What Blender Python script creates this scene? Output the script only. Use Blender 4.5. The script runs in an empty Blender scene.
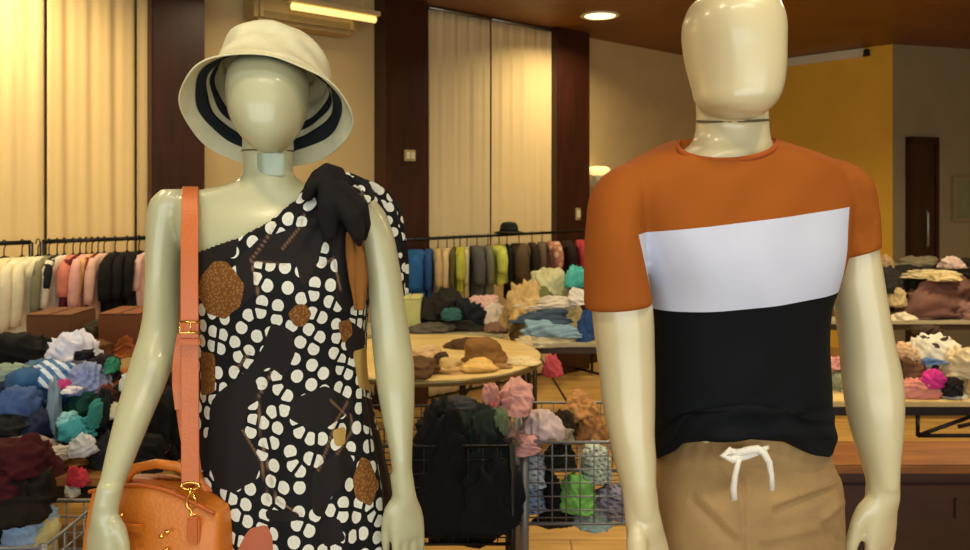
import bpy, bmesh, math, random
import numpy as np
from mathutils import Vector, Matrix
PI = math.pi
C = bpy.context.scene.collection
F, HX, HY, CAMZ = 800.0, 485.0, 190.0, 1.65

# ------------------------------------------------------------------ helpers
def P(px, py, Y):
    return np.array([(px - HX) / F * Y, Y, CAMZ - (py - HY) / F * Y])
def lin(c):
    out = []
    for v in c:
        v = v / 255.0
        out.append(v / 12.92 if v <= 0.04045 else ((v + 0.055) / 1.055) ** 2.4)
    return (*out, 1.0)
MATS = {}
def nodes_of(m):
    m.use_nodes = True
    nt = m.node_tree
    return nt, nt.nodes['Principled BSDF']
def mat(name, rgb, rough=0.6, metal=0.0, noise=0.0, nscale=8.0, bump=0.0, bscale=200.0, coat=0.0, spec=0.5, sheen=0.0):
    key = name
    if key in MATS: return MATS[key]
    m = bpy.data.materials.new(name); nt, b = nodes_of(m)
    b.inputs['Base Color'].default_value = lin(rgb)
    b.inputs['Roughness'].default_value = rough
    b.inputs['Metallic'].default_value = metal
    b.inputs['Coat Weight'].default_value = coat
    b.inputs['Specular IOR Level'].default_value = spec
    b.inputs['Sheen Weight'].default_value = sheen
    tc = nt.nodes.new('ShaderNodeTexCoord')
    if noise > 0:
        n = nt.nodes.new('ShaderNodeTexNoise'); n.inputs['Scale'].default_value = nscale; n.inputs['Detail'].default_value = 4
        nt.links.new(tc.outputs['Object'], n.inputs['Vector'])
        r = nt.nodes.new('ShaderNodeValToRGB')
        c = lin(rgb)
        r.color_ramp.elements[0].position = .3; r.color_ramp.elements[1].position = .7
        r.color_ramp.elements[0].color = (*[max(0, v * (1 - noise)) for v in c[:3]], 1)
        r.color_ramp.elements[1].color = (*[min(1, v * (1 + noise)) for v in c[:3]], 1)
        nt.links.new(n.outputs['Fac'], r.inputs['Fac']); nt.links.new(r.outputs['Color'], b.inputs['Base Color'])
    if bump > 0:
        n = nt.nodes.new('ShaderNodeTexNoise'); n.inputs['Scale'].default_value = bscale; n.inputs['Detail'].default_value = 3
        nt.links.new(tc.outputs['Object'], n.inputs['Vector'])
        bp = nt.nodes.new('ShaderNodeBump'); bp.inputs['Strength'].default_value = bump; bp.inputs['Distance'].default_value = .01
        nt.links.new(n.outputs['Fac'], bp.inputs['Height']); nt.links.new(bp.outputs['Normal'], b.inputs['Normal'])
    MATS[key] = m
    return m
def cloth(rgb, pat=None, rgb2=(230, 230, 225), scale=30.0):
    key = 'cloth_%d_%d_%d_%s_%d' % (*rgb, pat or 'plain', int(scale))
    if key in MATS: return MATS[key]
    m = mat(key, rgb, rough=.85, noise=.14, nscale=14, bump=.25, bscale=420, spec=.2)
    if pat:
        nt = m.node_tree; b = nt.nodes['Principled BSDF']
        tc = nt.nodes.new('ShaderNodeTexCoord')
        mx = nt.nodes.new('ShaderNodeMix'); mx.data_type = 'RGBA'
        mx.inputs[6].default_value = lin(rgb); mx.inputs[7].default_value = lin(rgb2)
        if pat in ('stripe', 'check'):
            w = nt.nodes.new('ShaderNodeTexWave'); w.inputs['Scale'].default_value = scale
            w.bands_direction = 'DIAGONAL'; w.inputs['Distortion'].default_value = 1.5
            nt.links.new(tc.outputs['Object'], w.inputs['Vector'])
            cr = nt.nodes.new('ShaderNodeValToRGB'); cr.color_ramp.elements[0].position = .45; cr.color_ramp.elements[1].position = .55
            nt.links.new(w.outputs['Fac'], cr.inputs['Fac']); src = cr.outputs['Color']
            if pat == 'check':
                w2 = nt.nodes.new('ShaderNodeTexWave'); w2.inputs['Scale'].default_value = scale; w2.bands_direction = 'Z'
                nt.links.new(tc.outputs['Object'], w2.inputs['Vector'])
                mm = nt.nodes.new('ShaderNodeMath'); mm.operation = 'MULTIPLY'
                nt.links.new(w.outputs['Fac'], mm.inputs[0]); nt.links.new(w2.outputs['Fac'], mm.inputs[1]); src = mm.outputs[0]
        else:
            v = nt.nodes.new('ShaderNodeTexVoronoi'); v.inputs['Scale'].default_value = scale
            nt.links.new(tc.outputs['Object'], v.inputs['Vector'])
            mm = nt.nodes.new('ShaderNodeMath'); mm.operation = 'LESS_THAN'; mm.inputs[1].default_value = .34
            nt.links.new(v.outputs['Distance'], mm.inputs[0]); src = mm.outputs[0]
        nt.links.new(src, mx.inputs['Factor'])
        nt.links.new(mx.outputs[2], b.inputs['Base Color'])
    return m
def wood(name, c1, c2, scale=3.0, rough=.45, axis='X', stretch=(1, 8, 8), planks=None):
    if name in MATS: return MATS[name]
    m = bpy.data.materials.new(name); nt, b = nodes_of(m)
    b.inputs['Roughness'].default_value = rough
    tc = nt.nodes.new('ShaderNodeTexCoord'); mp = nt.nodes.new('ShaderNodeMapping')
    mp.inputs['Scale'].default_value = stretch
    nt.links.new(tc.outputs['Object'], mp.inputs['Vector'])
    n = nt.nodes.new('ShaderNodeTexNoise'); n.inputs['Scale'].default_value = scale; n.inputs['Detail'].default_value = 6
    n.inputs['Distortion'].default_value = .6
    nt.links.new(mp.outputs['Vector'], n.inputs['Vector'])
    r = nt.nodes.new('ShaderNodeValToRGB'); r.color_ramp.elements[0].position = .35; r.color_ramp.elements[1].position = .68
    r.color_ramp.elements[0].color = lin(c1); r.color_ramp.elements[1].color = lin(c2)
    nt.links.new(n.outputs['Fac'], r.inputs['Fac'])
    out = r.outputs['Color']
    if planks:
        br = nt.nodes.new('ShaderNodeTexBrick'); br.inputs['Scale'].default_value = planks
        br.inputs['Brick Width'].default_value = 1.4; br.inputs['Row Height'].default_value = .16; br.inputs['Mortar Size'].default_value = .004
        br.inputs['Color1'].default_value = (1, 1, 1, 1); br.inputs['Color2'].default_value = (.84, .82, .8, 1); br.inputs['Mortar'].default_value = (.35, .3, .25, 1)
        nt.links.new(tc.outputs['Object'], br.inputs['Vector'])
        mx = nt.nodes.new('ShaderNodeMix'); mx.data_type = 'RGBA'; mx.blend_type = 'MULTIPLY'; mx.inputs['Factor'].default_value = 1
        nt.links.new(out, mx.inputs[6]); nt.links.new(br.outputs['Color'], mx.inputs[7]); out = mx.outputs[2]
    nt.links.new(out, b.inputs['Base Color'])
    MATS[name] = m
    return m
def emis(name, rgb, s):
    m = bpy.data.materials.new(name); nt, b = nodes_of(m)
    b.inputs['Emission Color'].default_value = lin(rgb); b.inputs['Emission Strength'].default_value = s
    b.inputs['Base Color'].default_value = lin(rgb)
    return m

def wloc(o):
    v = Vector((0, 0, 0))
    while o: v += o.location; o = o.parent
    return v
def tag(o, label=None, cat=None, group=None, kind=None):
    if label: o['label'] = label
    if cat: o['category'] = cat
    if group: o['group'] = group
    if kind: o['kind'] = kind
    return o
def empty(name, loc, label, cat, group=None):
    o = bpy.data.objects.new(name, None); C.objects.link(o); o.location = loc; o.empty_display_size = .1
    return tag(o, label, cat, group)
def obj(name, verts, faces, material, parent=None, origin=None, smooth=True):
    """verts in world metres; the object's origin goes to origin (default: bottom centre), all under parent"""
    v = np.asarray(verts, dtype=float)
    if origin is None:
        lo, hi = v.min(0), v.max(0); origin = np.array([(lo[0] + hi[0]) / 2, (lo[1] + hi[1]) / 2, lo[2]])
    origin = np.asarray(origin, dtype=float)
    me = bpy.data.meshes.new(name)
    me.from_pydata((v - origin).tolist(), [], [list(map(int, f)) for f in faces]); me.update()
    if smooth: me.polygons.foreach_set('use_smooth', [True] * len(me.polygons))
    o = bpy.data.objects.new(name, me); C.objects.link(o)
    if material: me.materials.append(material)
    if parent:
        o.parent = parent; o.location = Vector(origin) - wloc(parent)
    else: o.location = origin
    return o
class MB:
    def __init__(s): s.v = []; s.f = []
    def add(s, v, f):
        n = len(s.v); s.v += [tuple(map(float, p)) for p in v]; s.f += [[i + n for i in q] for q in f]; return s
    def box(s, c, size, ax=None, bev=0.0):
        c = np.array(c, float); h = np.array(size, float) / 2
        ax = np.eye(3) if ax is None else np.array(ax, float)
        bm = bmesh.new(); bmesh.ops.create_cube(bm, size=1)
        for v in bm.verts: v.co = Vector((v.co.x * size[0], v.co.y * size[1], v.co.z * size[2]))
        if bev: bmesh.ops.bevel(bm, geom=bm.edges[:], offset=bev, segments=2, affect='EDGES')
        bm.verts.ensure_lookup_table()
        vs = [c + v.co.x * ax[0] + v.co.y * ax[1] + v.co.z * ax[2] for v in bm.verts]
        fs = [[v.index for v in f.verts] for f in bm.faces]
        bm.free(); return s.add(vs, fs)
    def tube(s, pts, r, n=10, caps=True, flat=None):
        pts = [np.array(p, float) for p in pts]
        rr = r if hasattr(r, '__len__') else [r] * len(pts)
        rings = []; up = None
        for i, p in enumerate(pts):
            t = pts[min(i + 1, len(pts) - 1)] - pts[max(i - 1, 0)]; t /= np.linalg.norm(t) + 1e-9
            if up is None:
                up = np.array([0, 0, 1.]) if abs(t[2]) < .9 else np.array([0, 1., 0])
            a = np.cross(t, up); a /= np.linalg.norm(a) + 1e-9; b = np.cross(a, t); up = b
            rings.append([p + rr[i] * (math.cos(2 * PI * k / n) * a + math.sin(2 * PI * k / n) * b * (flat or 1)) for k in range(n)])
        return s.loft(rings, caps)
    def loft(s, rings, caps=True):
        n = len(rings[0]); m = len(rings)
        v = [p for r in rings for p in r]
        f = [[i * n + k, i * n + (k + 1) % n, (i + 1) * n + (k + 1) % n, (i + 1) * n + k] for i in range(m - 1) for k in range(n)]
        if caps: f.append(list(range(n))[::-1]); f.append([(m - 1) * n + k for k in range(n)])
        return s.add(v, f)
    def lathe(s, c, prof, n=32):
        rings = [[(c[0] + r * math.cos(2 * PI * k / n), c[1] + r * math.sin(2 * PI * k / n), c[2] + z) for k in range(n)] for r, z in prof]
        return s.loft(rings)
    def ellipsoid(s, c, r, n=20, m=14):
        rings = []
        for i in range(1, m):
            t = PI * i / m
            rings.append([(c[0] + r[0] * math.sin(t) * math.cos(2 * PI * k / n), c[1] + r[1] * math.sin(t) * math.sin(2 * PI * k / n), c[2] - r[2] * math.cos(t)) for k in range(n)])
        return s.loft(rings)
    def obj(s, name, material, parent=None, origin=None, smooth=False):
        return obj(name, s.v, s.f, material, parent, origin, smooth)
def autosmooth(o, ang=40):
    me = o.data; me.polygons.foreach_set('use_smooth', [True] * len(me.polygons))
    bm = bmesh.new(); bm.from_mesh(me)
    for e in bm.edges:
        if len(e.link_faces) == 2 and e.calc_face_angle(0) > math.radians(ang): e.smooth = False
    bm.to_mesh(me); bm.free(); return o

def interp_rows(rows, step=None, n=60):
    """smooth (Catmull-like) interpolation of rows (first column is the parameter)"""
    A = np.array(rows, float); x = A[:, 0]
    X = np.linspace(x[0], x[-1], n); out = [X]
    for j in range(1, A.shape[1]):
        y = A[:, j]; m = np.gradient(y, x)
        d = np.diff(y) / np.diff(x)
        for i in range(len(y)):       # monotone limit
            a = d[i - 1] if i > 0 else d[0]; b = d[i] if i < len(d) else d[-1]
            if a * b <= 0: m[i] = 0
            else: m[i] = np.sign(a) * min(abs(m[i]), 3 * min(abs(a), abs(b)))
        k = np.clip(np.searchsorted(x, X) - 1, 0, len(x) - 2)
        h = x[k + 1] - x[k]; t = (X - x[k]) / h
        out.append((2*t**3-3*t**2+1)*y[k] + (t**3-2*t**2+t)*h*m[k] + (-2*t**3+3*t**2)*y[k+1] + (t**3-t**2)*h*m[k+1])
    return np.stack(out, 1)
def slices(rows, yaw=0.0, e=2.3, seg=48, n=60):
    """rows: (py, left px, right px, depth Y, half depth b) -> rings of points"""
    R = interp_rows(rows, n=n); rings = []
    for py, xl, xr, Y, b in R:
        c = P((xl + xr) / 2, py, Y); s = abs(xr - xl) / 2 / F * Y
        cs, sn = math.cos(yaw), math.sin(yaw)
        q = s * s - (b * sn) ** 2
        a = math.sqrt(max(q, (s * .5) ** 2)) / cs if yaw else s
        ring = []
        for k in range(seg):
            t = 2 * PI * k / seg
            x = a * math.copysign(abs(math.cos(t)) ** (2 / e), math.cos(t)); y = b * math.copysign(abs(math.sin(t)) ** (2 / e), math.sin(t))
            ring.append((c[0] + x * cs - y * sn, c[1] + x * sn + y * cs, c[2]))
        rings.append(ring)
    return rings
def remeshed(mb, name, material, parent, voxel, smooth_it, origin=None, tweak=None):
    o = obj(name, mb.v, mb.f, material, parent, origin)
    bm = bmesh.new(); bm.from_mesh(o.data); bmesh.ops.recalc_face_normals(bm, faces=bm.faces[:]); bm.to_mesh(o.data); bm.free()
    r = o.modifiers.new('r', 'REMESH'); r.mode = 'VOXEL'; r.voxel_size = voxel; r.use_smooth_shade = True
    s = o.modifiers.new('s', 'SMOOTH'); s.iterations = smooth_it; s.factor = .5
    bpy.context.view_layer.update()
    dg = bpy.context.evaluated_depsgraph_get()
    me = bpy.data.meshes.new_from_object(o.evaluated_get(dg))
    o.modifiers.clear(); old = o.data; o.data = me; bpy.data.meshes.remove(old)
    if not me.materials: me.materials.append(material)
    me.name = name
    if tweak:
        co = np.empty(len(me.vertices) * 3); me.vertices.foreach_get('co', co); co = co.reshape(-1, 3)
        w = np.array(wloc(o)); co = tweak(co + w) - w
        me.vertices.foreach_set('co', co.ravel()); me.update()
    me.polygons.foreach_set('use_smooth', [True] * len(me.polygons))
    return o

# ------------------------------------------------------------------ room
H = 3.10
D = np.array([.7552, .6555]); NRM = np.array([.6555, -.7552])          # along the curtain wall, and out of it into the room
W0 = np.array([-1.95, 5.07]); CORNER = np.array([2.9, 9.28])
W0 = CORNER - D * ((CORNER - W0) @ D)
def wall_pt(px, off=0.0):
    k = (px - HX) / F; p = W0 + off * NRM          # x = k*y
    t = (k * p[1] - p[0]) / (D[0] - k * D[1])
    return p + t * D, t
tL = (-4.4 - W0[0]) / D[0]; WL = W0 + tL * D
CV = np.array([4.05, 7.95]); GR = np.array([6.6, 8.72]); YF = -2.7
poly = [WL, CORNER, CV, GR, np.array([6.6, YF]), np.array([-4.4, YF])]
m_wall = mat('wall_paint', (196, 172, 120), rough=.8, noise=.05, nscale=3)
m_yel = mat('yellow_paint', (232, 180, 56), rough=.8, noise=.05, nscale=3)
m_grey = mat('grey_paint', (150, 134, 98), rough=.8, noise=.05, nscale=3)
m_white = mat('white_paint', (216, 208, 180), rough=.6)
m_ceil = wood('ceiling_wood', (112, 72, 22), (134, 88, 30), scale=1.5, rough=.5, stretch=(1, 1, 1))
m_floor = wood('floor_wood', (178, 138, 72), (204, 164, 92), scale=2.5, rough=.4, stretch=(1, 8, 1), planks=1.0)
m_col = wood('dark_column_wood', (44, 18, 8), (60, 26, 12), scale=3, rough=.4, stretch=(6, 6, .6))
m_black = mat('black_metal', (26, 24, 22), rough=.4, metal=.5)
m_steel = mat('steel', (150, 150, 145), rough=.35, metal=.8)
m_gold = mat('gold_metal', (235, 190, 95), rough=.22, metal=1.0)

def slab(name, z0, z1, material):
    n = len(poly); v = [(*p, z0) for p in poly] + [(*p, z1) for p in poly]
    f = [list(range(n))[::-1], [n + i for i in range(n)]] + [[i, (i + 1) % n, n + (i + 1) % n, n + i] for i in range(n)]
    return tag(obj(name, v, f, material, smooth=False), kind='structure')
slab('floor', -.1, 0, m_floor); slab('ceiling', H, H + .1, m_ceil)
def wall(name, a, b, material, out, th=.12, z0=0, z1=H, parent=None):
    a, b, out = np.array(a, float), np.array(b, float), np.array(out, float)
    o2 = out / np.linalg.norm(out) * th
    q = [a, b, b + o2, a + o2]
    v = [(*p, z0) for p in q] + [(*p, z1) for p in q]
    f = [[0, 3, 2, 1], [4, 5, 6, 7]] + [[i, (i + 1) % 4, 4 + (i + 1) % 4, 4 + i] for i in range(4)]
    return tag(obj(name, v, f, material, parent, smooth=False), kind='structure')
wall('wall_back', WL, CORNER, m_wall, -NRM)
wall('wall_yellow', CORNER, CV, m_yel, (D[0], D[1]))
gdir = (GR - CV) / np.linalg.norm(GR - CV); gn = np.array([gdir[1], -gdir[0]])
wall('wall_grey', CV, GR, m_grey, -gn)
wall('wall_right', (6.6, GR[1]), (6.6, YF), m_wall, (1, 0))
wall('wall_left', (-4.4, YF), (-4.4, WL[1]), m_wall, (-1, 0))
# front wall with an assumed wide window opening, unseen behind the camera
mb = MB()
mb.box((1.1, YF - .06, .25), (11, .12, .5)); mb.box((1.1, YF - .06, 2.95), (11, .12, .3))
mb.box((-3.9, YF - .06, 1.65), (1, .12, 2.3)); mb.box((5.6, YF - .06, 1.65), (2, .12, 2.3))
tag(mb.obj('wall_front', m_wall), kind='structure')
mb = MB()
for x in (-3.35, -.6, 1.9, 4.55): mb.box((x, YF - .06, 1.65), (.07, .08, 2.3))
for z in (.53, 2.77): mb.box((.6, YF - .06, z), (7.9, .08, .06))
tag(mb.obj('assumed_window_1', m_black), kind='structure')  # frame of the assumed window, never in view
# white cornice band under the ceiling of the yellow wall
yd = (CV - CORNER) / np.linalg.norm(CV - CORNER); yn = np.array([yd[1], -yd[0]])
if yn @ (-CORNER) < 0: yn = -yn
def ray_line(px, p, d):
    k = (px - HX) / F; t = (k * p[1] - p[0]) / (d[0] - k * d[1]); return p + t * d
a = CORNER + yn * .02; b = ray_line(866, CORNER, yd) + yn * .02
mb = MB(); c = (a + b) / 2; L = np.linalg.norm(b - a)
mb.box((*c, H - .05), (L, .04, .09), ax=[(*yd, 0), (*yn, 0), (0, 0, 1)], bev=.008)
tag(mb.obj('trim_1', m_white), kind='structure')
# sensor on the end of the band
s = b + yn * .03 + yd * .03
mb = MB(); mb.box((*s, H - .06), (.05, .05, .07), ax=[(*yd, 0), (*yn, 0), (0, 0, 1)], bev=.006); mb.tube([(*(s + yn * .02), H - .07), (*(s + yn * .06), H - .1)], .014, 10)
tag(mb.obj('motion_sensor', mat('sensor_black', (35, 25, 15))), 'small dark motion sensor at the end of the white ceiling band on the yellow wall', 'sensor')
# door in the grey wall
d0 = ray_line(910, CV + gn * .02, gdir); d1 = ray_line(933, CV + gn * .02, gdir)
dc = (d0 + d1) / 2; dl = np.linalg.norm(d1 - d0); gax = [(*gdir, 0), (*gn, 0), (0, 0, 1)]
dr = tag(MB().box((*dc, 1.06), (dl, .05, 2.12), ax=gax, bev=.005).obj('door_1', wood('door_wood', (46, 26, 14), (62, 36, 18), stretch=(6, 6, .6))), kind='structure')
mb = MB()
for sgn in (-1, 1):
    q = dc + gdir * sgn * (dl / 2 + .02); mb.box((*q, 1.08), (.04, .08, 2.2), ax=gax)
mb.box((*dc, 2.15), (dl + .08, .08, .06), ax=gax); mb.obj('door_frame', m_col, dr)
q = dc + gdir * .02 + gn * .06
MB().tube([(*(q - gn * .03), 1.45), (*q, 1.42), (*q, 1.1), (*(q - gn * .03), 1.07)], .014, 8).obj('door_handle', m_steel, dr, smooth=True)
# pale notice board right of the door
n0 = ray_line(953, CV + gn * .02, gdir); n1 = ray_line(990, CV + gn * .02, gdir); nc = (n0 + n1) / 2; nl = np.linalg.norm(n1 - n0)
nb = empty('notice_board', (*nc, 1.36), 'grey-green notice board on the grey wall right of the dark door', 'notice board')
MB().box((*nc, 1.56), (nl, .03, .42), ax=gax).obj('board', mat('board_green', (128, 130, 92), rough=.9, noise=.08), nb)
mb = MB()
for z in (1.35, 1.77): mb.box((*(nc + gn * .005), z), (nl + .03, .04, .025), ax=gax)
for t in (-1, 1): mb.box((*(nc + gn * .005 + gdir * t * nl / 2), 1.56), (.025, .04, .42), ax=gax)
mb.obj('frame', m_grey, nb)
# skirting along the curtain wall
a, b = WL + NRM * .01, CORNER + NRM * .01; c = (a + b) / 2; wax = [(*D, 0), (*NRM, 0), (0, 0, 1)]
tag(MB().box((*c, .05), (np.linalg.norm(b - a) - .05, .02, .1), ax=wax).obj('baseboard_back', m_col), kind='structure')

# columns
COLS = [(152, 205), (386.5, 428), (557.5, 590)]
for i, (x0, x1) in enumerate(COLS):
    off = .17
    pr, tr = wall_pt(x1, off); 
    pl, tl = wall_pt(x0, off)
    c = (pl + pr) / 2 - NRM * off / 2
    o = MB().box((*c, H / 2), (tr - tl, off, H), ax=wax, bev=.006).obj('column_%d' % (i + 1), m_col); tag(o, kind='structure')
# curtains
def curtain(x0, x1, label, rgb, seed, amp=.022, off=.085, part=None):
    rnd = random.Random(seed)
    p0, t0 = wall_pt(x0, off); p1, t1 = wall_pt(x1, off)
    L = t1 - t0; n = max(30, int(L / .012)); ph = [rnd.uniform(0, 6.28) for _ in range(6)]
    zs = np.linspace(.03, H - .035, 40); v = []
    for side in (0, 1):
        for z in zs:
            for i in range(n + 1):
                s = L * i / n; w = 1 - .45 * (z / H)
                g = math.sin(s * 52 + ph[0] + .5 * math.sin(z * 1.7 + ph[1]) + .8 * math.sin(s * 7 + ph[2])) * .55 + math.sin(s * 21 + ph[3] + .3 * z) * .45 + .3 * math.sin(s * 97 + ph[4])
                d = amp * g * (.55 + .45 * w) + side * .004
                p = p0 + D * s - NRM * d * .65
                v.append((p[0], p[1], z))
    m = len(zs) * (n + 1); f = []
    for s_ in (0, 1):
        for j in range(len(zs) - 1):
            for i in range(n):
                a = s_ * m + j * (n + 1) + i; q = [a, a + 1, a + n + 2, a + n + 1]
                f.append(q if s_ == 0 else q[::-1])
    for i in range(n):
        f.append([i, m + i, m + i + 1, i + 1]); a = (len(zs) - 1) * (n + 1) + i; f.append([a, a + 1, m + a + 1, m + a])
    for j in range(len(zs) - 1):
        a = j * (n + 1); f.append([a, a + n + 1, m + a + n + 1, m + a]); a += n; f.append([a, m + a, m + a + n + 1, a + n + 1])
    root = empty('curtain', (*((p0 + p1) / 2), 0), label, 'curtain', 'long curtains between the dark columns')
    obj('drape', v, f, mat('curtain_%d' % seed, rgb, rough=.85, noise=.03, nscale=2, bump=.1, bscale=90, spec=.2), root)
    a, b = p0 - D * .0, p1
    MB().tube([(*a, H - .02), (*b, H - .02)], .012, 10).obj('rail', m_steel, root, smooth=True)
curtain(-150, -62, 'cream curtain panel at the far left end, beyond the left rack frame', (214, 190, 136), 1)
curtain(-60, 44, 'cream curtain panel left of the dark seam, behind the left rack frame', (222, 196, 140), 2)
curtain(47, 135, 'wide bright cream curtain panel behind the black and pink clothes rack', (226, 198, 138), 3, amp=.018)
curtain(137.5, 153, 'narrow cream curtain strip against the first dark column', (216, 188, 130), 4, amp=.01)
curtain(428.5, 490, 'cream curtain panel just right of the middle dark column', (216, 196, 150), 5, amp=.015)
curtain(491.5, 557, 'cream curtain panel just left of the third dark column', (226, 202, 148), 6, amp=.015)
# switches
def plate(px, py, w, h, label, off=.176):
    p, _ = wall_pt(px, off); z = CAMZ - (py - HY) / F * p[1]
    r = empty('light_switch', (*p, z), label, 'light switch')
    MB().box((*p, z), (w, .014, h), ax=wax, bev=.003).obj('plate', mat('switch_beige', (170, 150, 100), rough=.4), r)
    for s in (-1, 1):
        q = p + D * s * w * .22 + NRM * .009; MB().box((*q, z), (w * .3, .01, h * .6), ax=wax, bev=.002).obj('rocker', m_white, r)
plate(410, 155.5, .1, .085, 'double light switch plate on the middle dark column')
plate(578, 214, .06, .11, 'narrow light switch on the third dark column beside the orange sleeve')
# wall sconce near the third column
p, _ = wall_pt(598, .12); zc = CAMZ - (172 - HY) / F * p[1]
r = empty('wall_lamp', (*p, zc - .15), 'small glowing wall lamp just right of the third dark column', 'lamp')
MB().lathe((*p, zc - .03), [(.05, 0), (.11, .03), (.115, .06), (.08, .08), (.02, .085)], 24).obj('lamp_shade', emis('sconce_glow', (255, 225, 150), 1.6), r, smooth=True)
MB().lathe((*p, zc - .18), [(.035, 0), (.04, .02), (.02, .05), (.05, .14), (.045, .152)], 20).obj('body', m_white, r, smooth=True)
q = p - NRM * .06; MB().box((*q, zc - .1), (.05, .12, .05), ax=wax).obj('bracket', m_white, r)
# air conditioner and linear lamp in the first bay
pa, ta = wall_pt(250, .14); pb, tb = wall_pt(350, .14); c = (pa + pb) / 2 - NRM * .02
yr = c[1]; zt = CAMZ + (190 - 3) / F * yr; zb = CAMZ + (190 - 30) / F * yr
r = empty('air_conditioner', (*c, zb), 'beige air conditioner box high on the wall behind the sun hat', 'air conditioner')
MB().box((*c, (zt + zb) / 2), (tb - ta, .22, zt - zb), ax=wax, bev=.03).obj('housing', mat('ac_beige', (176, 150, 96), rough=.5), r)
MB().box((*(c + NRM * .112), zb + .045), ((tb - ta) * .86, .01, .05), ax=wax, bev=.004).obj('louver', mat('ac_louver', (140, 118, 74), rough=.5), r)
pa, ta = wall_pt(292, .33); pb, tb = wall_pt(375, .33)
za = CAMZ + (190 - 7) / F * pa[1]; zb2 = CAMZ + (190 - 19) / F * pb[1]; zb2 = za = (za + zb2) / 2
r = empty('tube_lamp', (*((pa + pb) / 2), za), 'glowing linear tube lamp hung above the air conditioner near the ceiling', 'lamp')
MB().tube([(*pa, za), (*pb, zb2)], .024, 12).obj('tube', emis('tube_glow', (255, 226, 140), 1.7), r, smooth=True)
MB().box((*((pa + pb) / 2), za + .04), (tb - ta + .05, .07, .03), ax=wax).obj('housing', m_wall, r)
mb = MB()
for q in (pa + D * .1, pb - D * .1): mb.tube([(*q, za + .05), (*q, H)], .008, 6)
mb.obj('bracket', m_wall, r)
# recessed ceiling lights
LAMPS = [(600, 15, 'round recessed ceiling light glowing between the two mannequins'),]
m_glow = emis('lamp_glow', (255, 232, 170), 4)
def downlight(x, y, label, e=28, rad=.085):
    r = empty('ceiling_light', (x, y, H), label, 'ceiling light', 'recessed ceiling lights')
    MB().lathe((x, y, H - .014), [(rad + .03, .014), (rad + .035, .006), (rad + .02, 0), (rad, .002), (rad - .004, .012)], 32).obj('frame', m_white, r, smooth=True)
    MB().lathe((x, y, H - .01), [(rad - .004, .0), (rad - .004, .006)], 32).obj('diffuser', m_glow, r)
    l = bpy.data.lights.new('downlight_lamp', 'AREA'); l.shape = 'DISK'; l.size = rad * 2; l.energy = e; l.color = (1, .80, .50); l.spread = math.radians(150)
    lo = bpy.data.objects.new('downlight_lamp', l); C.objects.link(lo); lo.location = (x, y, H - .02)
yd_ = 1.45 * 800 / (190 - 15); downlight((600 - HX) / F * yd_, yd_, LAMPS[0][2], 34, .13)
for x, y, lb, e in [(-2.45, 3.9, 'assumed round recessed ceiling light in front of the bright left curtain', 40),  # fixtures above the view, assumed; placed to light curtains, tables and mannequins
                 (-.95, 4.6, 'assumed round recessed ceiling light in front of the first wall bay', 22),
                 (3.4, 4.6, 'assumed round recessed ceiling light before the yellow wall', 75),
                 (.6, 3.6, 'assumed round recessed ceiling light over the round table', 34),
                 (-1.8, 1.9, 'assumed round recessed ceiling light over the left clothes pile', 22),
                 (2.4, 3.6, 'assumed round recessed ceiling light over the right clothes tables', 34),
                 (.9, .9, 'assumed round recessed ceiling light above the male mannequin', 14),
                 (-.7, .9, 'assumed round recessed ceiling light above the female mannequin', 10)]:
    downlight(x, y, lb, e)

# ------------------------------------------------------------------ mannequins
PLZ = .16
m_plinth = wood('plinth_wood', (120, 80, 42), (150, 104, 58))
tag(MB().box((0, 1.42, PLZ / 2), (2.3, .9, PLZ), bev=.01).obj('display_platform', m_plinth), 'low wooden display platform under both mannequins', 'platform')
def skin(name, rgb, rough):
    m = mat(name, rgb, rough=rough, coat=.5, noise=.03, nscale=4); m.node_tree.nodes['Principled BSDF'].inputs['Coat Roughness'].default_value = .18
    return m
m_f = skin('female_plastic', (184, 184, 146), .40)
m_m = skin('male_plastic', (204, 192, 150), .34)

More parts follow.
